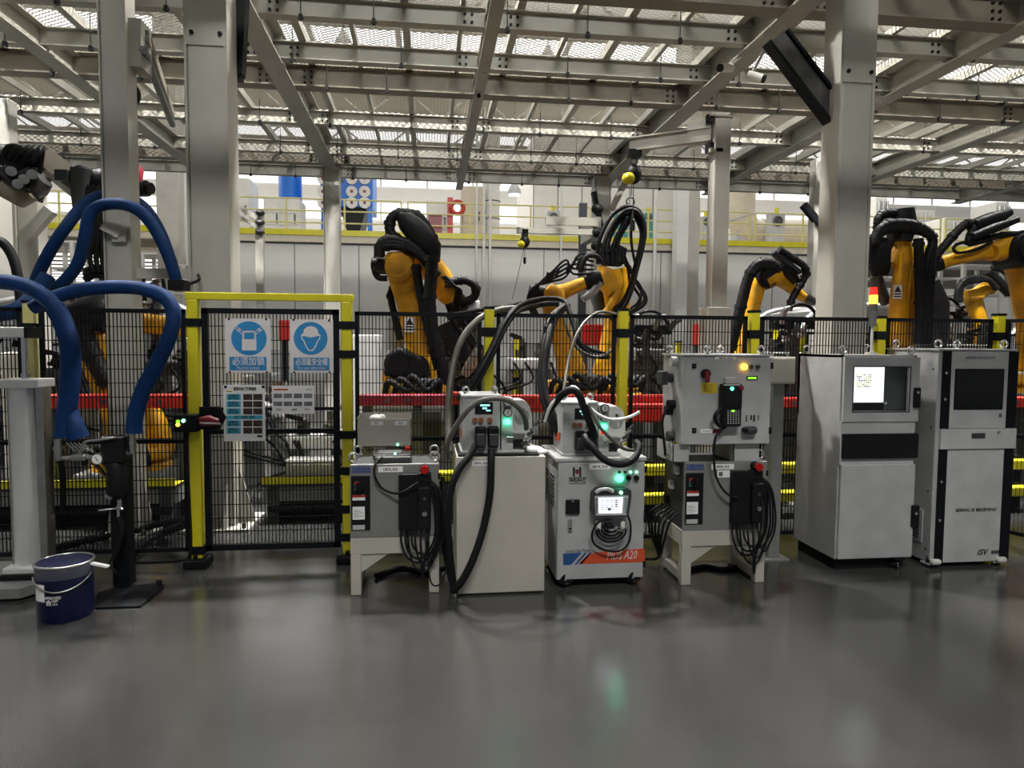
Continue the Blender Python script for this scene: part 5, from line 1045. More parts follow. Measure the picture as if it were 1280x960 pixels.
# hand-held pendant with lit screen
t = thing('operator_pendant', 'lit-screen operator pendant hanging on the wheeled cabinet door', 'operator pendant', tuple(atY(765, 645, PY-.05)))
MB().prism(PX([(741, 617), (747, 611.5), (757, 610), (770, 612), (782, 611), (789, 613), (789.5, 620), (786, 643), (783, 646), (744, 646), (740, 640)], PY-.075), (0, .07, 0)).build('body', DGREY, t)
MB().prism(PX([(743.5, 620), (785.5, 619.5), (783, 644), (744.5, 644.5)], PY-.079), (0, .004, 0)).build('face_plate', LGREY, t)
s = MB().prism(PX([(748, 622), (779, 621.5), (777.5, 641.5), (748.5, 642)], PY-.081), (0, .002, 0)).build('screen', E_SCREEN, t)
m = MB()
for r_ in range(6):
    for k in range(3): p = atY(751+k*6, 626+r_*2.2, PY-.082); m.bx(p.x, p.x+.018+.006*((r_+k) % 2), p.y, p.y+.001, p.z, p.z+.003)
for r_ in range(4): p = atY(769, 625+r_*2.6, PY-.082); m.bx(p.x, p.x+.017, p.y, p.y+.001, p.z-.006, p.z+.002)
p = atY(760, 636.5, PY-.082); m.bx(p.x, p.x+.02, p.y, p.y+.001, p.z-.01, p.z+.008); m.build('screen_text', GREYTXT, s)
for k in range(6): p = atY(745.6, 624+k*3.2, PY-.08); q = atY(782.2, 624+k*3.2, PY-.08); MB().bx(p.x-.005, p.x+.006, p.y-.003, p.y, p.z-.005, p.z+.005).build('key', DGREY, t); MB().bx(q.x-.006, q.x+.006, q.y-.003, q.y, q.z-.005, q.z+.005).build('key', TEAL, t)
MB().tube([atY(745, 616, PY-.08), atY(750, 612.5, PY-.085), atY(760, 611.5, PY-.085), atY(766, 615, PY-.08)], .014).build('grip', LGREY, t); p = atY(776, 615.5, PY-.08); MB().cyl(p+V((0, -.012, 0)), p, .012, n=12).build('indicator_lamp', E_GREENS, t)
t = thing('cable_holder', 'white cable holder with coiled black lead below the lit pendant', 'cable holder', tuple(atY(762, 662, PY)))
for px in (749, 779): part(t, 'hook', WHITEP, (px-2.5, 652.5, px+2.5, 662.5), PY-.06, PY, .005)
for r_, dy in ((10, 0), (14, 2), (17, 5), (20, 8)): 
    c = atY(764, 658+dy*.6, PY-.045-.003*dy); MB().tube([c+V((math.cos(u)*r_/190, 0, math.sin(u)*(r_*.78)/190)) for u in [R(175+k*19) for k in range(11)]], .0075, 8, 3).build('lead', RUBBER, t)
MB().tube([atY(784, 643, PY-.06), atY(788, 655, PY-.05), atY(787, 675, PY-.045), atY(778, 687, PY-.045), atY(762, 689, PY-.05), atY(744, 681, PY-.05), atY(740, 668, PY-.05), atY(745, 656, PY-.06), atY(753, 650, PY-.06), atY(765, 649, PY-.06)], .0075, 8).build('lead', RUBBER, t)
m = MB(); p = atY(762, 657, PY-.08); m.cb(p.x-.03, p.x+.025, p.y-.03, p.y+.03, p.z-.018, p.z+.018, .008); m.build('connector', BLACK, t)
for k in range(3): p = atY(770+k*4, 660+k*1.2, PY-.08); MB().ring(p, (.6, 1, 0), .012, .004, 12, 6).build('chain_link', STEEL, t)
# ---------------------------------------------------------------- stud feeders
def feeder(x0, Yf, zb, s, label, right_up, seed):
    t = thing('stud_feeder', label, 'stud feeder', (x0+.2, Yf+.2, zb))
    X = lambda u: x0+u*s
    Z = lambda v: zb+v*s
    MB().cb(X(-.01), X(.42), Yf, Yf+.40, Z(0), Z(.02), .005).build('base_plate', LGREY, t)
    MB().cb(X(0), X(.255), Yf+.012, Yf+.38, Z(.02), Z(.375), .006).build('body', GREY, t); MB().cb(X(-.006), X(.263), Yf+.004, Yf+.385, Z(.375), Z(.392), .005).build('lid', LGREY, t)
    d = MB().cb(X(.085), X(.205), Yf+.004, Yf+.014, Z(.265), Z(.345), .004).build('display', BLACK, t); MB().bx(X(.12), X(.185), Yf+.002, Yf+.004, Z(.318), Z(.33)).bx(X(.135), X(.165), Yf+.002, Yf+.004, Z(.298), Z(.31)).bx(X(.16), X(.19), Yf+.002, Yf+.004, Z(.284), Z(.294)).build('readout', E_LCD, d)
    for u in (.085, .125, .185): MB().cyl((X(u), Yf-.006, Z(.225)), (X(u), Yf+.012, Z(.225)), .017*s, n=14).build('selector_knob', BRONZE, t)
    for u in (.085, .17): 
        c = MB().cb(X(u), X(u+.072), Yf-.045, Yf+.012, Z(.045), Z(.185), .012).build('connector', BLACK, t); MB().cb(X(u+.005), X(u+.067), Yf-.065, Yf-.045, Z(.055), Z(.14), .012).build('latch', DGREY, c)
    MB().cb(X(.265), X(.345), Yf+.02, Yf+.2, Z(.02), Z(.37), .005).build('gauge_panel', LGREY, t)
    for v in (.345, .275):
        g = MB().cyl((X(.305), Yf-.006, Z(v)), (X(.305), Yf+.02, Z(v)), .031*s, n=22).build('pressure_gauge', BLACK, t); MB().cyl((X(.305), Yf-.008, Z(v)), (X(.305), Yf-.006, Z(v)), .025*s, n=22).mat(1).bar((X(.305), Yf-.010, Z(v-.012)), (X(.308), Yf-.010, Z(v+.018)), .004, .002, V((0, 1, 0))).build('dial', [LGREY, INK], g)
    MB().cyl((X(.305), Yf-.004, Z(.212)), (X(.305), Yf+.02, Z(.212)), .019*s, n=18).build('status_lamp', E_GREEN, t)
    MB().cb(X(.345), X(.42), Yf+.05, Yf+.3, Z(.02), Z(.10), .008).build('valve_block', DGREY, t)
    MB().cyl((X(.30), Yf+.0, Z(.105)), (X(.42), Yf+.0, Z(.105)), .012, n=10).bx(X(.345), X(.42), Yf-.02, Yf+.06, Z(.115), Z(.135)).build('feed_tray', STEEL, t)
    MB().prism([(X(u), Yf+.06, Z(v)) for u, v in ((.347, .10), (.347, .352), (.415, .352), (.44, .342), (.462, .31), (.474, .26), (.478, .20), (.478, .10))], (0, .22, 0)).build('drum_cover', WHITEP if right_up else LGREY, t); MB().cyl((X(.405), Yf+.05, Z(.24)), (X(.405), Yf+.06, Z(.24)), .055*s, n=24).build('drum_window', FILM, t)
    MB().prism([(X(.40), Yf+.055, Z(.30)), (X(.425), Yf+.055, Z(.295)), (X(.405), Yf+.055, Z(.265))], (0, .004, 0)).build('arrow_mark', INK, t)
    for k in range(5): rnd = random.Random(seed+k); MB().cyl((X(.40+.02*k), Yf+.0, Z(.06+.03*k)), (X(.44+.02*k), Yf-.01, Z(.08+.035*k)), .014, n=10).build('fitting', CHROME if k % 2 else DSTEEL, t)
    for u in (.03, .225): eye(t, X(u), Yf+.12, Z(.392), .02)
    MB().prism([(X(-.006), Yf+.1, Z(.1)), (X(-.006), Yf+.26, Z(.08)), (X(-.006), Yf+.26, Z(.13)), (X(-.006), Yf+.1, Z(.16))], (.004, 0, 0)).build('side_label', ORANGE, t)
    return t
p = atY(574, 566, WY+.06); feeder(p.x+.02, WY+.07, zw+.012, 1.02, 'grey stud feeder with green lamp on the white cabinet', False, 1)
p = atY(706, 572, PY+.06); fd2 = feeder(p.x-.01, PY+.08, zt_, .98, 'grey stud feeder with white drum cover on the wheeled cabinet', True, 11)
p = atY(754, 541, PY+.04); MB().cyl(p, p+V((0, .02, 0)), .014, n=12).build('red_lamp', E_RED, fd2)
c = atY(672, 566, WY+.1); c.z = zw+.0; tag(MB().ell(c+V((-.02, .06, .02)), .07, .07, .03).ell(c+V((.03, .03, .012)), .05, .05, .02).build('wiping_cloth', PAPER), 'crumpled white cloth on the white cabinet corner', 'cloth')
# ---------------------------------------------------------------- grey control box on the second controller
BY = 4.60; a = atY(855, 445, BY); b = atY(961, 555, BY); zc = atY(906, 578, 4.62).z
t = thing('control_box', 'large grey control box with amber lamp mounted above a robot controller', 'control box', ((a.x+b.x)/2, BY+.2, zc)); CBX = t
MB().cb(a.x, b.x, BY+.02, BY+.42, b.z, a.z, .006).build('body', GREY, t); MB().cb(a.x-.003, b.x+.003, BY, BY+.02, b.z+.003, a.z-.006, .004).build('front_door', GREY, t)
MB().bx(a.x-.01, b.x+.01, BY-.004, BY+.43, a.z, a.z+.012).build('rain_top', LGREY, t)
for px0, px1 in ((842, 862), (918, 950)): 
    q0 = atY(px0, 556, BY+.03); q1 = atY(px1, 556, BY+.03); MB().bx(q0.x, q0.x+.006, BY+.04, BY+.38, zc, b.z).bx(q0.x, q1.x, BY+.04, BY+.046, zc, b.z).bx(q0.x, q1.x, BY+.04, BY+.2, zc, zc+.006).build('support_bracket', GREY, t)
for py in (457.5, 538): m = part(t, 'quarter_lock', BLACK, (865.5, py-3, 870.5, py+3), BY-.008, BY); disc(m, 'key_slot', DGREY, 868, py, .008, BY-.008, .003)
c = atY(881, 467, BY); k = MB().cyl(c+V((0, -.03, 0)), c, .033, n=20).build('main_switch', BLACK, t); MB().limb([(atY(884, 464, BY-.05), .03, .03), (atY(884, 471, BY-.055), .032, .03), (atY(884.5, 478, BY-.05), .026, .03)]).build('switch_handle', DRED, k)
part(t, 'caution_label', YLABEL, (877, 478.5, 896, 491.5), BY-.002, BY); m = MB()
for r_ in range(4): p = atY(879, 481+r_*2.6, BY-.003); m.bx(p.x, p.x+.07, p.y, p.y+.001, p.z-.003, p.z)
p = atY(883, 480, BY-.003); m.build('caution_text', pm('ochre_ink', lin(90, 70, 20), .5, var=0), t)
l = part(t, 'name_label', PAPER, (894, 446, 920, 449.5), BY-.004, BY); text('UB10L_R1A', l, atY(907, 447.8, BY-.005), .012, INK, w=.10, bold=.03)
disc(t, 'amber_lamp', E_AMBER, 929.5, 458.5, .021, BY, .018)
for px in (938, 946.5): disc(t, 'push_button', DSTEEL, px, 458.5, .015, BY, .02)
m = part(t, 'gauge_bezel', BLACK, (933.5, 470, 947, 475), BY-.006, BY, .003); part(m, 'gauge_bar', E_GAUGE, (935, 471.3, 945.5, 473.8), BY-.008, BY-.006)
m = MB()
for k, x in enumerate((932.5, 938, 941.5, 947.5)): p = atY(x, 519, BY-.001); q = atY(x+(1.2, 2.0, 2.2, 1.0)[k], 527-(k % 2)*2, BY-.001); m.bx(p.x, q.x, BY-.001, BY, q.z, p.z)
m.build('socket_marking', INK, t)
l = part(t, 'stripe_label', PAPER, (876, 536.5, 891, 541), BY-.002, BY); text('Arplas', l, atY(883, 538.5, BY-.003), .014, GREYTXT, w=.06); MB().prism(PX([(893, 536), (904, 536), (901, 541), (890, 541)], BY-.002), (0, .002, 0)).build('red_slant', DRED, t)
m = part(t, 'socket_flap', DGREY, (932, 533.5, 948, 543), BY-.05, BY, .02); part(m, 'socket_neck', BLACK, (930.5, 535, 936, 541), BY-.06, BY-.01, .01)
for py in (457, 538): MB().bx(b.x-.004, b.x+.012, BY-.01, BY+.03, atY(960, py+4, BY).z, atY(960, py-4, BY).z).build('hinge', BLACK, t)
xs = a.x
for z_, y_, n_, m_ in ((.55, .10, 'side_clip', LGREY), (.42, .2, 'main_isolator', DGREY), (.22, .15, 'cable_gland', BLACK), (.17, .2, 'cable_gland', BLACK), (-.02, .15, 'side_port', DGREY)): z = b.z+.03+z_*.95+.03; MB().cyl((xs-.05, BY+.02+y_, z), (xs, BY+.02+y_, z), .035, n=14).build(n_, m_, t)
z = b.z+.46; MB().cb(xs-.10, xs-.05, BY+.16, BY+.28, z-.05, z+.05, .01).build('isolator_knob', DGREY, t)
MB().tube([(xs-.04, BY+.17, b.z+.27), (xs-.09, BY+.16, b.z+.15), (xs-.07, BY+.15, b.z-.05), (xs-.05, BY+.2, b.z-.1)], .01, 8).build('side_cable', RUBBER, t)
for u in (.04, .33, .66, .96): eye(t, a.x+(b.x-a.x)*u, BY+(.1 if u in (.33, .96) else .36), a.z+.012, .024)
# hand pendant on the box
t = thing('teach_pendant', 'black keypad pendant with green light hanging on the grey control box', 'teach pendant', tuple(atY(915, 534, BY-.03)))
part(t, 'hanger', LGREY, (907, 471.5, 921, 482), BY-.03, BY, .008)
MB().cb(*[v for pr in zip(atY(902.5, 508, BY-.075), atY(929, 480, BY-.075)) for v in pr][:2], BY-.075, BY-.012, atY(915, 511, BY-.075).z, atY(915, 480, BY-.075).z, .012).build('screen_case', BLACK, t)
part(t, 'keypad_case', BLACK, (904, 507, 927, 533.5), BY-.07, BY-.015, .012); part(t, 'screen', SMOKE, (906, 487, 925, 506), BY-.078, BY-.075); part(t, 'top_bezel', LGREY, (905, 480.5, 925, 482), BY-.079, BY-.07)
disc(t, 'indicator_lamp', E_GREEN, 915, 485.8, .012, BY-.075, .006); disc(t, 'stop_button', DRED, 926, 485, .016, BY-.075, .018); part(t, 'lit_key', E_GAUGE, (914.5, 512.5, 918.5, 514.8), BY-.074, BY-.07)
m = MB()
for r_ in range(7):
    for k in range(5): p = atY(909.5+k*3.3, 513+r_*2.6, BY-.072); m.bx(p.x, p.x+.009, p.y, p.y+.002, p.z-.007, p.z)
m.build('keypad', LGREY, t)
MB().tube([atY(904, 510, BY-.05), atY(896, 516, BY-.06), atY(893.5, 523, BY-.06), atY(898, 531, BY-.05), atY(905, 534, BY-.05)], .014, 8).build('hand_strap', BLACK, t)
MB().tube([atY(908, 533, BY-.05), atY(899, 541, BY-.05), atY(893.5, 550, BY-.06), atY(892.5, 575, BY-.05), atY(895, 595, BY-.04), atY(903, 611, BY-.04), atY(913, 620, BY-.04), atY(922, 622, BY-.05)], .0085, 8).build('pendant_lead', RUBBER, t)
# grey post with junction box
JY_ = 5.12; a = atY(967, 480, JY_); b = atY(981, 480, JY_); zt_j = atY(975, 446, JY_).z
t = thing('support_post', 'square grey floor post right of the stacked controllers', 'post', ((a.x+b.x)/2, JY_, 0)); MB().cb(a.x, b.x, JY_, JY_+.1, .012, zt_j-.03, .006).build('post', GREY2, t); MB().bx(a.x-.06, b.x+.06, JY_-.05, JY_+.15, 0, .014).build('base_plate', GREY2, t)
q0 = atY(962.5, 446, JY_-.1); q1 = atY(994, 480, JY_-.1); t = thing('junction_box', 'beige-grey junction box on the floor post beside the control box', 'junction box', ((q0.x+q1.x)/2, JY_-.1, q1.z))
MB().cb(q0.x, q1.x, JY_-.1, JY_, q1.z, q0.z, .008).build('box', CREAM, t); MB().cb(q0.x+.012, q1.x-.012, JY_-.112, JY_-.1, q1.z+.012, q0.z-.012, .006).build('lid', CREAM, t)
for k in (.2, .8): p = q0.x+(q1.x-q0.x)*k; MB().cyl((p, JY_-.05, q0.z), (p, JY_-.05, q0.z+.03), .012, n=10).build('cable_gland', STEEL, t)
# ---------------------------------------------------------------- windowed cabinet
KY = 4.78; a = atY(1055, 447, KY); b = atY(1150, 447, KY); zt8 = atY(1100, 444, KY).z; zb8 = .09
t = thing('windowed_cabinet', 'tall grey computer cabinet with a glass window and lit monitor', 'cabinet', ((a.x+b.x)/2, KY+.3, 0))
z_w0 = atY(1100, 527, KY).z; z_b0 = atY(1100, 542, KY).z; z_b1 = atY(1100, 573, KY).z; z_d = atY(1100, 581, KY).z
x0, x1 = a.x, b.x; wx0 = atY(1068, 460, KY).x; wx1 = atY(1138, 460, KY).x; wz1 = atY(1100, 459, KY).z; wz0 = atY(1100, 514, KY).z
# carcass is open behind the window
m = MB().bx(x0, x1, KY+.03, KY+.62, zb8, z_w0).bx(x0, x0+.02, KY+.03, KY+.62, z_w0, zt8).bx(x1-.02, x1, KY+.03, KY+.62, z_w0, zt8).bx(x0, x1, KY+.60, KY+.62, z_w0, zt8).bx(x0, x1, KY+.03, KY+.62, zt8-.02, zt8)
m.build('body', GREY, t)
d = MB().bx(x0+.01, wx0, KY, KY+.03, z_w0, zt8-.015).bx(wx1, x1+.005, KY, KY+.03, z_w0, zt8-.015).bx(wx0, wx1, KY, KY+.03, wz1, zt8-.015).bx(wx0, wx1, KY, KY+.03, z_w0, wz0).build('window_door', GREY, t)
MB().bx(wx0, wx1, KY+.012, KY+.016, wz0, wz1).build('window_pane', GLASS, d)
e = 1.0
m = MB()
for q in ((wx0-.008, wx0, wz0-.008, wz1+.008), (wx1, wx1+.008, wz0-.008, wz1+.008)): m.bx(q[0], q[1], KY-.003, KY, q[2], q[3])
for q in ((wz0-.008, wz0), (wz1, wz1+.008)): m.bx(wx0-.008, wx1+.008, KY-.003, KY, q[0], q[1])
m.build('window_gasket', DGREY, d)
mo = MB().cb(wx0+.005, wx1+.05, KY+.10, KY+.14, wz0-.03, wz1+.03, .008).build('monitor', BLACK, t)
sx0 = wx0+.0; sx1 = atY(1105, 480, KY+.098).x; sz0 = atY(1085, 503, KY+.098).z
s = MB().bx(wx0+.01, sx1, KY+.098, KY+.10, sz0, wz1+.02).build('lit_screen', E_MON, mo); MB().bx(sx1+.005, wx1+.04, KY+.098, KY+.10, wz0, wz1+.02).build('grey_screen', pm('grey_screen_panel', lin(104, 108, 110), .3), mo)  # right part of the monitor face is a flat mid grey
m = MB(); rnd = random.Random(5)
for r_ in range(7):
    for k in range(8):
        if rnd.random() < .75: p = atY(1071+k*2.3, 467.5+r_*2.4, KY+.096); m.mat(0 if rnd.random() < .55 else 1).bx(p.x, p.x+.011, p.y, p.y+.001, p.z-.011, p.z-.002)
p = atY(1071, 493, KY+.096); m.mat(2).bx(p.x, p.x+.16, p.y, p.y+.001, p.z-.002, p.z); m.build('screen_table', [INK, pm('screen_yellow', lin(200, 200, 60), .5, var=0, emit=(.7, .75, .1), es=.7), GREYTXT], s)
for k in range(5): p = atY(1110+k*1.0, 464, KY+.09); 
MB().cyl(atY(1107, 504, KY+.09), atY(1107, 504, KY+.1), .01, n=10).build('power_led', PAPER, mo)
h = part(t, 'door_handle', BLACK, (1144, 484.5, 1151, 510), KY-.02, KY+.005, .008); disc(h, 'key_lock', CHROME, 1147.5, 490.5, .011, KY-.02, .004)
MB().cb(x0+.012, x1+.01, KY-.012, KY+.03, z_b1, z_b0, .005).build('keyboard_drawer', BLACK, t); MB().bx(x0, x1-.01, KY+.01, KY+.03, z_b1, z_w0).bx(x0, x1-.01, KY+.01, KY+.03, z_d, z_b1).build('front_strip', GREY, t)
d = MB().cb(x0+.01, x1+.003, KY, KY+.03, zb8+.005, z_d, .006).build('lower_door', GREY, t); h = part(t, 'door_handle', BLACK, (1141, 632, 1149, 659), KY-.02, KY+.005, .008); disc(h, 'key_lock', CHROME, 1145, 642, .011, KY-.02, .004)
MB().bx(x0+.02, x1-.03, KY+.06, KY+.58, .0, zb8).build('plinth', BLACK, t)
for x in (x1-.1,): caster(t, x, KY+.04, .035, zb8)
for x in (x0+.03, x1-.03):
    for y in (KY+.06, KY+.56): eye(t, x, y, zt8, .028)
# signal tower
LY = KY+.25; c = atY(1089, 444, LY); c.z = zt8; zz = lambda py: atY(1089, py, LY).z
t = thing('signal_tower', 'signal tower with lit red and amber lamps on the windowed cabinet', 'signal tower', tuple(c))
MB().cyl((c.x, LY, zt8), (c.x, LY, zt8+.02), .045, n=18).cyl((c.x, LY, zt8+.02), (c.x, LY, zz(408)), .010, n=12).build('pole', WHITEP, t); MB().cyl((c.x, LY, zz(408)), (c.x, LY, zz(389)), .028, n=20).build('base_section', STEEL, t)
MB().cyl((c.x, LY, zz(389)), (c.x, LY, zz(380)), .031, n=20).build('clear_section', GREYHOSE, t); MB().cyl((c.x, LY, zz(380)), (c.x, LY, zz(369)), .031, n=20).build('amber_lamp', emis('amber_tower_lamp', (1, .45, .03), 5), t); MB().cyl((c.x, LY, zz(369)), (c.x, LY, zz(359)), .030, .026, n=20).build('red_lamp', E_RED, t)
# ---------------------------------------------------------------- tall cabinet with black strips
VY = 4.80; a = atY(1175, 440, VY); b = atY(1270, 440, VY); zt9 = atY(1220, 437.5, VY).z; zb9 = atY(1215, 703, VY).z
t = thing('vision_cabinet', 'tall light grey cabinet with black side strips and dark window', 'cabinet', ((a.x+b.x)/2, VY+.3, 0)); x0, x1 = a.x, b.x
MB().cb(x0, x1, VY+.012, VY+.62, zb9, zt9, .008).build('body', GREY, t)
def vz(py): return atY(1220, py, VY).z
def vx(px): return atY(px, 560, VY).x
zA = vz(536); zB_ = vz(561)
sx = (vx(1174.5), vx(1185), vx(1255.5), vx(1268))
for z0, z1, nmx in ((zA+.004, zt9-.01, 'upper'), (zb9+.006, zB_-.004, 'lower')):
    for q0, q1 in ((sx[0], sx[1]), (sx[2], sx[3])): 
        s = MB().cb(q0, q1, VY, VY+.014, z0, z1, .004).build('side_strip', BLKP, t)
        if q0 == sx[0]:
            for f_ in (.28, .62): zz_ = z1-(z1-z0)*f_; MB().cyl((q0+.022, VY-.01, zz_), (q0+.022, VY, zz_), .011, n=12).build('key_lock', CHROME, s)
d = MB().bx(sx[1], sx[2], VY+.002, VY+.014, zA+.004, zt9-.01).build('upper_door', LGREY, t)
w = part(d, 'window_bezel', BLKP, (1194.5, 461, 1253.5, 512), VY-.002, VY+.004, .004); part(w, 'dark_window', SMOKE, (1196, 462.5, 1252, 510.5), VY-.004, VY-.002)
text('ISVISION TECHNOLOGY', d, atY(1226, 447.5, VY), .022, GREYTXT, w=.25); part(d, 'badge', GREYTXT, (1249, 517, 1252.5, 521.5), VY-.001, VY+.002)
dr = MB().cb(sx[0]-.002, sx[3]+.002, VY-.012, VY+.014, zB_, zA, .004).build('keyboard_drawer', LGREY, t); part(dr, 'pull_recess', DSTEEL, (1215, 541.5, 1231.5, 548), VY-.014, VY-.012); disc(dr, 'key_lock', STEEL, 1248, 540.5, .01, VY-.012, .004)
d = MB().bx(sx[1], sx[2], VY+.002, VY+.014, zb9+.006, zB_-.004).build('lower_door', LGREY, t)
text('SEEING IS BELIEVING', d, atY(1220, 637.5, VY), .025, INK, w=.35, bold=.03, shear=.15); text('iSV', d, atY(1227.5, 690.5, VY), .045, INK, w=.095, shear=.25, bold=.03); text('易思维', d, atY(1244, 690.5, VY), .024, INK, w=.07, bold=.02)
xs = x0; m = MB().bx(xs-.008, xs, VY+.10, VY+.36, zb9+.14, zb9+.40).build('vent_frame', GREY, t); q = MB()
for k in range(9): z = zb9+.17+k*.024; q.bx(xs-.014, xs-.006, VY+.13, VY+.33, z, z+.012)
q.build('vent_louvre', DGREY, m)
for z in (zt9-.15, zt9-.6, zt9-1.1, zb9+.1): MB().cyl((xs-.004, VY+.06, z), (xs, VY+.06, z), .008, n=8).build('side_screw', DGREY, t)
MB().bx(x0-.01, x1+.01, VY-.005, VY+.63, zt9-.004, zt9+.008).build('top_trim', LGREY, t)
for x in (x0+.04, x1-.04):
    for y in (VY+.07, VY+.55): eye(t, x, y, zt9+.008, .028)
for x in (x0+.03, x1-.05):
    for y in (VY+.05, VY+.55): caster(t, x, y, .045, zb9, -48, LGREY); MB().cb(x-.04, x+.04, y-.085, y-.04, .03, .07, .014).build('brake_pedal', WHITEP, t)
# ---------------------------------------------------------------- filter stand at left
SY_ = 4.98; c = G(154, 738); c = V((atY(154, 738, SY_).x, SY_, 0))
t = thing('filter_stand', 'black square stand with air filter and gauge on a floor plate', 'stand', (c.x, SY_, 0)); FS = t
bp = [G(122, 743), G(120, 762), G(176, 760), G(206, 734), G(200, 731), G(150, 735)]
MB().prism([V((p.x, p.y, 0)) for p in bp], (0, 0, .014)).build('base_plate', BLKP, t); p = G(199, 734); MB().cyl((p.x, p.y, .014), (p.x, p.y, .05), .02, n=6).build('anchor_bolt', BLACK, t)
zt = atY(152, 546, SY_).z; MB().cb(c.x-.055, c.x+.055, SY_-.03, SY_+.08, .014, zt, .006).build('post', BLKP, t)
fz = lambda py: atY(145, py, SY_-.1).z
fxx = lambda px: atY(px, 600, SY_-.1).x
y = SY_-.1; x = fxx(146)
MB().lathe((x, y, 0), [(.03, fz(624)), (.058, fz(616)), (.062, fz(580)), (.05, fz(576))], 24).build('filter_bowl', BLACK, t); MB().cb(x-.075, x+.07, y-.06, y+.08, fz(577), fz(545), .012).build('filter_head', BLACK, t); MB().cb(fxx(128), fxx(160), y-.02, y+.06, fz(560), fz(545), .01).build('manifold', BLKP, t)
g = MB().cyl((fxx(130), y-.09, fz(571)), (fxx(130), y-.05, fz(571)), .036, n=24).build('pressure_gauge', STEEL, t); MB().cyl((fxx(130), y-.094, fz(571)), (fxx(130), y-.09, fz(571)), .030, n=24).mat(1).bar((fxx(128.5), y-.096, fz(568)), (fxx(132), y-.096, fz(574)), .004, .002, V((0, 1, 0))).build('dial', [PAPER, INK], g)
MB().cyl((fxx(117), y-.03, fz(570)), (fxx(126), y-.05, fz(570)), .012, n=10).build('gauge_pipe', CHROME, t)
v = MB().cb(fxx(94), fxx(113), y-.06, y, fz(574), fz(566), .012).cyl((fxx(77), y-.03, fz(571)), (fxx(118), y-.03, fz(570)), .014, n=12).cb(fxx(74), fxx(80), y-.05, y-.01, fz(574), fz(567), .006).build('ball_valve', STEEL, t)
MB().tube([(fxx(104), y-.05, fz(566)), (fxx(110), y-.07, fz(559)), (fxx(116), y-.08, fz(550)), (fxx(130), y-.08, fz(548)), (fxx(152), y-.08, fz(545))], .009, 8).build('valve_lever', STEEL, v)
MB().cyl((fxx(77), y-.03, fz(572)), (fxx(77), y-.03, fz(548)), .024, n=14).cyl((fxx(77), y-.03, fz(560)), (fxx(77), y-.03, fz(557)), .03, n=14).build('hose_fitting', STEEL, t)
MB().cyl((fxx(166), y-.0, fz(566)), (fxx(166), y-.0, fz(543)), .024, n=14).cyl((fxx(166), y, fz(556)), (fxx(166), y, fz(553)), .03, n=14).cyl((fxx(158), y, fz(567)), (fxx(168), y, fz(566)), .016, n=12).build('hose_fitting', STEEL, t)
for k in range(5): MB().bar((fxx(86+k*5), y-.02, fz(552)), (fxx(96+k*5), y, fz(564)), .008).build('clip_wire', STEEL, t)
d = MB().cyl((fxx(149), y, fz(636)), (fxx(149), y, fz(622)), .016, n=12).cyl((fxx(146), y, fz(633)), (fxx(152), y, fz(637)), .014, n=10).cyl((fxx(147), y, fz(646)), (fxx(147), y, fz(636)), .01, n=10).build('drain_valve', CHROME, t); MB().cyl((fxx(124), y-.02, fz(637)), (fxx(146), y-.02, fz(635)), .007, n=10).build('drain_lever', CHROME, d)
MB().bar((fxx(134), y-.03, fz(617)), (fxx(142), y-.03, fz(622)), .03, .02).build('bowl_clip', STEEL, t)
for k in range(3): MB().tube([(fxx(112+k*4), y+.02, fz(577)), (fxx(122+k*4), y+.02, fz(588)), (fxx(132+k*2), y+.03, fz(600))], .007, 8).build('air_tube', [BRONZE, BLACK, YLABEL][k], t)
MB().tube([(fxx(147), y, fz(646)), (fxx(151), y+.0, fz(662)), (fxx(146), y, fz(682)), (fxx(139), y, fz(700))], .018, 8).build('drain_hose', RUBBER, t)
MB().tube([(fxx(146), y, fz(660)), (fxx(140), y, fz(690)), (fxx(134), y, fz(705)), (fxx(142), y, fz(716))], .008, 8).build('floor_lead', RUBBER, t)
# blue wrapped hoses
hose('coolant_hose', 'thick blue wrapped hose dropping left onto the filter stand', [(-30, 352, 5.0), (0, 352, 5.0), (30, 357, 4.98), (57, 372, 4.95), (75, 395, 4.92), (87, 430, 4.9), (88, 470, 4.9), (84, 510, 4.88), (80, 547, 4.86)], lambda u: .052 if u < .45 else .062, BLUEH, n=14)
MB2 = MB().tube([atY(84, 500, 4.9), atY(88, 520, 4.88), atY(94, 535, 4.86), atY(99, 548, 4.86)], lambda u: .05+.015*u, 14); tag(MB2.build('hose_sleeve', BLUEH), 'flared blue sleeve at the foot of the left blue hose', 'hose sleeve')
hose('coolant_hose', 'blue wrapped hose arching right of the narrow left column to the filter stand', [(40, 385, 5.1), (70, 371, 5.1), (110, 361, 5.08), (160, 359, 5.05), (190, 364, 5.0), (208, 374, 4.98), (217, 392, 4.95), (212, 420, 4.92), (196, 455, 4.9), (180, 485, 4.88), (170, 515, 4.88), (167, 541, 4.88)], lambda u: .046+.006*u, BLUEH, n=14)
hose('coolant_hose', 'tall blue hose arching over the narrow left column to a grey arm', [(36, 380, 6.4), (45, 350, 6.3), (62, 315, 6.2), (85, 280, 6.2), (110, 252, 6.45), (135, 243, 6.62), (160, 246, 6.62), (182, 261, 6.6), (199, 287, 6.45), (211, 318, 6.35), (217, 338, 6.3)], .048, BLUEH, n=14)
hose('coolant_hose', 'inner blue hose looping tightly over the narrow left column', [(55, 372, 6.3), (80, 352, 6.2), (98, 328, 6.15), (106, 295, 6.1), (112, 268, 6.1), (126, 257, 6.1), (150, 255, 6.05), (173, 263, 6.05), (190, 281, 6.08), (205, 308, 6.1), (216, 336, 6.12), (221, 354, 6.15)], .048, BLUEH, n=14)
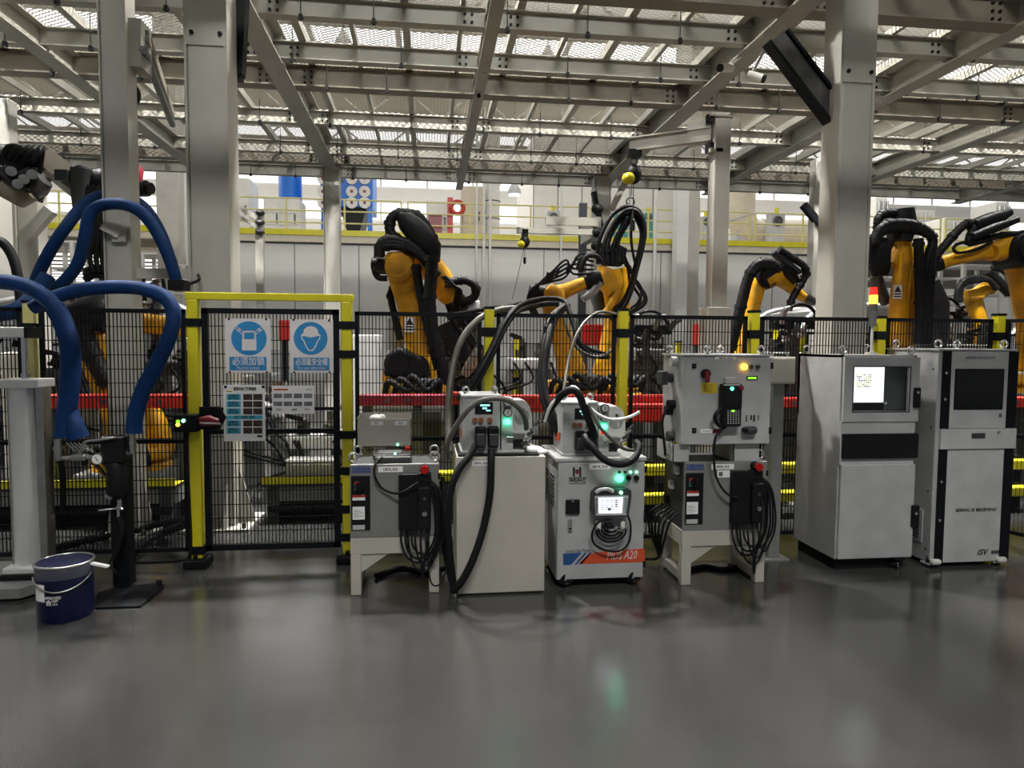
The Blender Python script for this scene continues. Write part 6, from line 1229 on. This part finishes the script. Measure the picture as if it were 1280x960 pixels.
hose('coolant_hose', 'blue hose bundle lying over the fence top at the left edge', [(-30, 395, 5.7), (0, 392, 5.75), (20, 388, 5.8), (40, 372, 6.0), (60, 345, 6.1)], .06, BLUEH, n=14)
hose('air_hose', 'black hose arching down at the left edge', [(-10, 298, 7), (5, 305, 7), (16, 322, 7), (22, 345, 7), (26, 380, 7), (26, 400, 7)], .045, RUBBER)
a = atY(216, 345, 6.2); t = thing('hose_boom', 'grey square arm reaching right from the narrow left column', 'arm', tuple(atY(160, 342, 6.38)))
p = atY(161, 342, 6.4); q = atY(247, 342, 6.55); MB().bar(p, q, .08, .085).build('bar', STEELP, t); MB().cb(p.x-.0, p.x+.04, 6.36, 6.46, p.z-.08, p.z+.09, .005).build('end_plate', STEELP, t); p = atY(222, 356, 6.15); MB().cb(p.x-.06, p.x+.07, 6.08, 6.26, p.z-.05, p.z+.04, .01).build('hose_clamp', BLACK, t); MB().tube([p+V((.06, 0, 0)), p+V((.14, .1, .05)), q], .012, 8).build('lead', RUBBER, t)
p = atY(128, 282, 6.25); q = atY(150, 294, 6.28); tag(MB().bar(p, q, .07, .07).bx(q.x-.06, q.x+.05, 6.26, 6.3, q.z-.06, q.z+.06).build('hose_bracket', STEELP), 'short grey bracket on the narrow left column under the blue hoses', 'bracket')
# ---------------------------------------------------------------- aluminium cylinder at left edge
AY = 5.0; ax = lambda px, py=600: atY(px, py, AY).x
az = lambda py: atY(25, py, AY).z
t = thing('pneumatic_cylinder', 'upright aluminium pneumatic cylinder on a floor base at the left edge', 'cylinder', (ax(28), AY, 0))
xc = ax(28, 600)
MB().cyl((xc-.015, AY+.07, .16), (xc-.015, AY+.07, az(485)), .082, n=32).build('barrel', ALU, t)
for s, w_ in ((-1, .012), (1, .03)): MB().cb(xc+s*.10-w_, xc+s*.10+w_*.7, AY+.05, AY+.16, .16, az(485), .006).build('tie_profile', STEEL, t)
MB().cb(xc-.135, xc+.135, AY-.03, AY+.19, az(485), az(474), .008).build('head_block', ALU, t); MB().cyl((xc+.0, AY+.08, az(474)), (xc+.0, AY+.08, az(467)), .028, n=16).cyl((xc, AY+.08, az(468)), (xc, AY+.08, az(422)), .02, n=16).build('piston_rod', CHROME, t)
MB().cb(xc-.3, xc+.055, AY-.01, AY+.17, az(422), az(409), .006).build('top_block', ALU, t); MB().cb(xc+.05, xc+.065, AY-.02, AY+.18, az(422)-.004, az(409)+.004, .004).build('end_cap', BLACK, t)
MB().cb(xc-.13, xc+.11, AY-.04, AY+.2, .12, .165, .01).build('foot_block', ALU, t); MB().bx(xc-.14, xc+.14, AY-.06, AY+.22, .085, .12).build('pad', BLACK, t)
p0 = [(xc-.4, AY-.22), (xc+.08, AY-.22), (xc+.22, AY+.02), (xc+.22, AY+.4), (xc-.4, AY+.4)]
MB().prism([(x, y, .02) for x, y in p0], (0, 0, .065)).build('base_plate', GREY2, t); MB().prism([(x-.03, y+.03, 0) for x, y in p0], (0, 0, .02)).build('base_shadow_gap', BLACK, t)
MB().tube([atY(52, 515, AY+.15), atY(60, 545, AY+.16), atY(70, 562, AY+.18), atY(78, 590, AY+.2), atY(79, 640, AY+.22)], .022, 8).build('air_hose', RUBBER, t)
# ---------------------------------------------------------------- blue pail
BYp = 4.51; c = atY(83, 778, BYp); rr = .158; zt = .345
t = thing('paint_pail', 'dark blue pail with plastic film over its lid standing on the floor', 'pail', (c.x, BYp, 0))
MB().lathe((c.x, BYp, 0), [(rr*.93, 0), (rr*.955, .02), (rr*.99, zt-.04), (rr*1.0, zt)], 36).build('body', NAVY, t); MB().lathe((c.x, BYp, 0), [(rr*.99, zt-.002), (rr*.93, zt+.004), (rr*.92, zt-.006), (rr*.5, zt-.006)], 36).build('lid', NAVY, t)
MB().ring((c.x, BYp, zt), (0, 0, 1), rr*1.0, .009, 40, 8).build('lid_rim', STEEL, t)
MB().lathe((c.x, BYp, 0), [(rr*1.02, zt-.075), (rr*1.045, zt-.04), (rr*1.03, zt-.003), (rr*1.01, zt+.004)], 36, caps=False).build('film_skirt', FILM, t)
MB().bar((c.x+rr, BYp, zt-.02), (c.x+rr+.11, BYp-.03, zt-.035), .03, .012).build('ring_lever', CABLEW, t)
pts = [V((c.x+rr*1.04*math.cos(u), BYp+rr*1.04*math.sin(u), zt-.07-.075*math.sin(math.pi*(u-R(210))/R(145)))) for u in [R(210+k*14.5) for k in range(11)]]
MB().tube(pts, .005, 8, 3).build('handle', STEEL, t)
def wrap(t, n, mat, u0, u1, z0, z1, r):                 # curved label on the pail
    m = MB(); k = 8
    for i in range(k):
        a0 = R(u0+(u1-u0)*i/k); a1 = R(u0+(u1-u0)*(i+1)/k); P_ = [(c.x+r*math.cos(q), BYp+r*math.sin(q), z) for q, z in ((a0, z0), (a1, z0), (a1, z1), (a0, z1))]; m.add(P_, [(0, 1, 2, 3)], True)
    o = m.build(n, mat, t); return o
wrap(t, 'side_label', PAPER, 224, 254, .14, .245, rr*.995)
m = MB(); cc = V((c.x+.01, BYp+.02, zt-.004)); MB().prism([cc+V((-.06, -.06, 0)), cc+V((.06, -.06, 0)), cc+V((.07, .06, 0)), cc+V((-.05, .06, 0))], (0, 0, .002)).build('lid_label', LGREY, t)
def curved_text(s, z, h, w, u, mat):
    o = text(s, t, V((c.x, BYp, z)), h, mat, w=w, bold=.04); ctr = V((c.x, BYp, 0))-ORG[t.name]
    for v in o.data.vertices: ang = R(u)+(v.co.x-ctr.x)/(rr*.99); r_ = rr*.992+.001+max(0, ctr.y-v.co.y); v.co = V((ctr.x+r_*math.cos(ang), ctr.y+r_*math.sin(ang), v.co.z))
curved_text('APPROVED', .165, .018, .10, 270, SIGNW); curved_text('合格', .135, .026, .075, 270, SIGNW)
# ================================================================ hoses in mid view
def bundle(name, label, pts, r, mat, k, spread, cat='cable bundle'):
    t = thing(name, label, cat, tuple(atY(*pts[0]))); rnd = random.Random(k*7+len(pts))
    for i in range(k):
        o = V((rnd.uniform(-1, 1), rnd.uniform(-1, 1), rnd.uniform(-1, 1)))*spread; MB().tube([atY(a, b, y)+o*(.4 if j in (0, len(pts)-1) else 1) for j, (a, b, y) in enumerate(pts)], r, 8).build('cable', mat, t)
    return t
bundle('hose_bundle', 'black cable bundle crossing the fence toward the middle robots', [(572, 500, 5.2), (590, 480, 5.25), (612, 440, 5.3), (632, 400, 5.4), (655, 382, 5.7), (690, 378, 6.2), (710, 384, 6.3)], .017, RUBBER, 4, .035)
bundle('hose_bundle', 'black cables sagging left of the middle robots above the fence', [(560, 396, 5.9), (600, 392, 5.9), (640, 386, 5.8), (680, 377, 5.9), (705, 380, 5.8), (715, 400, 5.7), (722, 425, 5.6), (735, 440, 5.6), (760, 445, 5.7)], .018, RUBBER, 3, .03)
bundle('hose_bundle', 'thick black hoses falling behind the right stud feeder', [(704, 384, 5.6), (688, 400, 5.5), (680, 430, 5.3), (676, 465, 5.2), (678, 500, 5.1), (690, 530, 5.0), (700, 548, 4.95)], .024, RUBBER, 4, .035)
hose('grey_conduit', 'grey ribbed conduit rising from the white cabinet and bending right over the fence', [(562, 566, 4.95), (560, 530, 5.1), (562, 490, 5.2), (568, 450, 5.3), (580, 420, 5.35), (600, 398, 5.4), (625, 387, 5.5), (650, 385, 5.6)], .026, GREYHOSE, 'conduit')
hose('grey_conduit', 'grey conduit arching over the left stud feeder', [(561, 572, 4.6), (559, 558, 4.55), (566, 540, 4.5), (580, 518, 4.45), (597, 503, 4.45), (617, 498, 4.45), (636, 501, 4.45), (650, 512, 4.48), (657, 526, 4.55), (658, 536, 4.6)], .018, GREYHOSE, 'conduit')
hose('grey_conduit', 'long grey conduit looping from the fence down to the right stud feeder', [(770, 393, 5.6), (750, 390, 5.5), (733, 400, 5.35), (720, 420, 5.2), (711, 450, 5.1), (706, 480, 4.95), (704, 495, 4.9)], .012, GREYHOSE, 'conduit')
hose('grey_conduit', 'white ribbed conduit curling right over the right stud feeder', [(681, 527, 4.66), (688, 508, 4.6), (700, 494, 4.58), (714, 484, 4.56), (722, 487, 4.55), (729, 500, 4.55), (742, 514, 4.55), (758, 523, 4.56), (775, 524, 4.58), (790, 520, 4.6), (799, 515, 4.62)], .011, CABLEW, 'conduit')
hose('grey_conduit', 'grey hose running from the feeder arch down to the valve block', [(735, 505, 4.54), (746, 528, 4.52), (760, 545, 4.52), (778, 560, 4.55), (792, 563, 4.6)], .012, GREYHOSE, 'conduit')
hose('grey_conduit', 'pale grey conduit hanging in a wide loop in front of the middle robots', [(700, 380, 5.7), (706, 400, 5.6), (712, 420, 5.55), (725, 438, 5.5), (745, 446, 5.5), (762, 440, 5.5), (772, 420, 5.55), (774, 400, 5.6)], .013, GREYHOSE, 'conduit')
hose('welding_cable', 'thick black cable looping from the left feeder plug down the white cabinet front', [(614, 562, 4.58), (614, 580, 4.54), (612, 620, 4.52), (603, 665, 4.50), (590, 702, 4.48), (576, 728, 4.48), (566, 738, 4.5)], .026, RUBBER, 'cable')
hose('welding_cable', 'thick black cable slanting left from the left feeder plug', [(594, 556, 4.58), (588, 568, 4.54), (573, 588, 4.5), (564, 612, 4.48), (560, 650, 4.5), (562, 690, 4.55), (566, 725, 4.56), (569, 741, 4.56)], .024, RUBBER, 'cable')
hose('welding_cable', 'thick black cable draped over the right stud feeder front', [(682, 524, 4.68), (690, 508, 4.62), (702, 494, 4.58), (714, 487, 4.56), (724, 494, 4.55), (732, 515, 4.56), (740, 535, 4.58), (744, 546, 4.64)], .026, RUBBER, 'cable')
hose('welding_cable', 'thick black cable swagging right across the wheeled cabinet top edge', [(730, 545, 4.62), (738, 556, 4.54), (752, 572, 4.5), (768, 580, 4.48), (784, 579, 4.5), (795, 570, 4.55), (799, 558, 4.6), (795, 553, 4.66)], .024, RUBBER, 'cable')
hose('floor_cable', 'black cables hanging between the left stand and white cabinet', [(553, 596, 4.8), (556, 630, 4.75), (552, 660, 4.7), (556, 690, 4.7), (562, 720, 4.7), (566, 735, 4.75)], .016, RUBBER, 'cable')
hose('floor_cable', 'thin black cable sagging under the first steel stand', [(536, 676, 4.6), (535, 705, 4.58), (540, 730, 4.56), (552, 728, 4.56), (560, 700, 4.6), (556, 670, 4.65)], .006, RUBBER, 'cable')
tag(MB().tube([atZ(470, 720, .02), atZ(500, 710, .02), atZ(530, 714, .02), atZ(560, 708, .02), atZ(590, 700, .02)], .02).build('floor_cable', RUBBER), 'black cable lying on the floor under the first steel stand', 'cable')
tag(MB().tube([atZ(845, 716, .015), atZ(880, 708, .015), atZ(905, 712, .015), atZ(935, 704, .02), atZ(952, 700, .05)], .018).build('floor_cable', RUBBER), 'black cable lying on the floor under the second steel stand', 'cable')
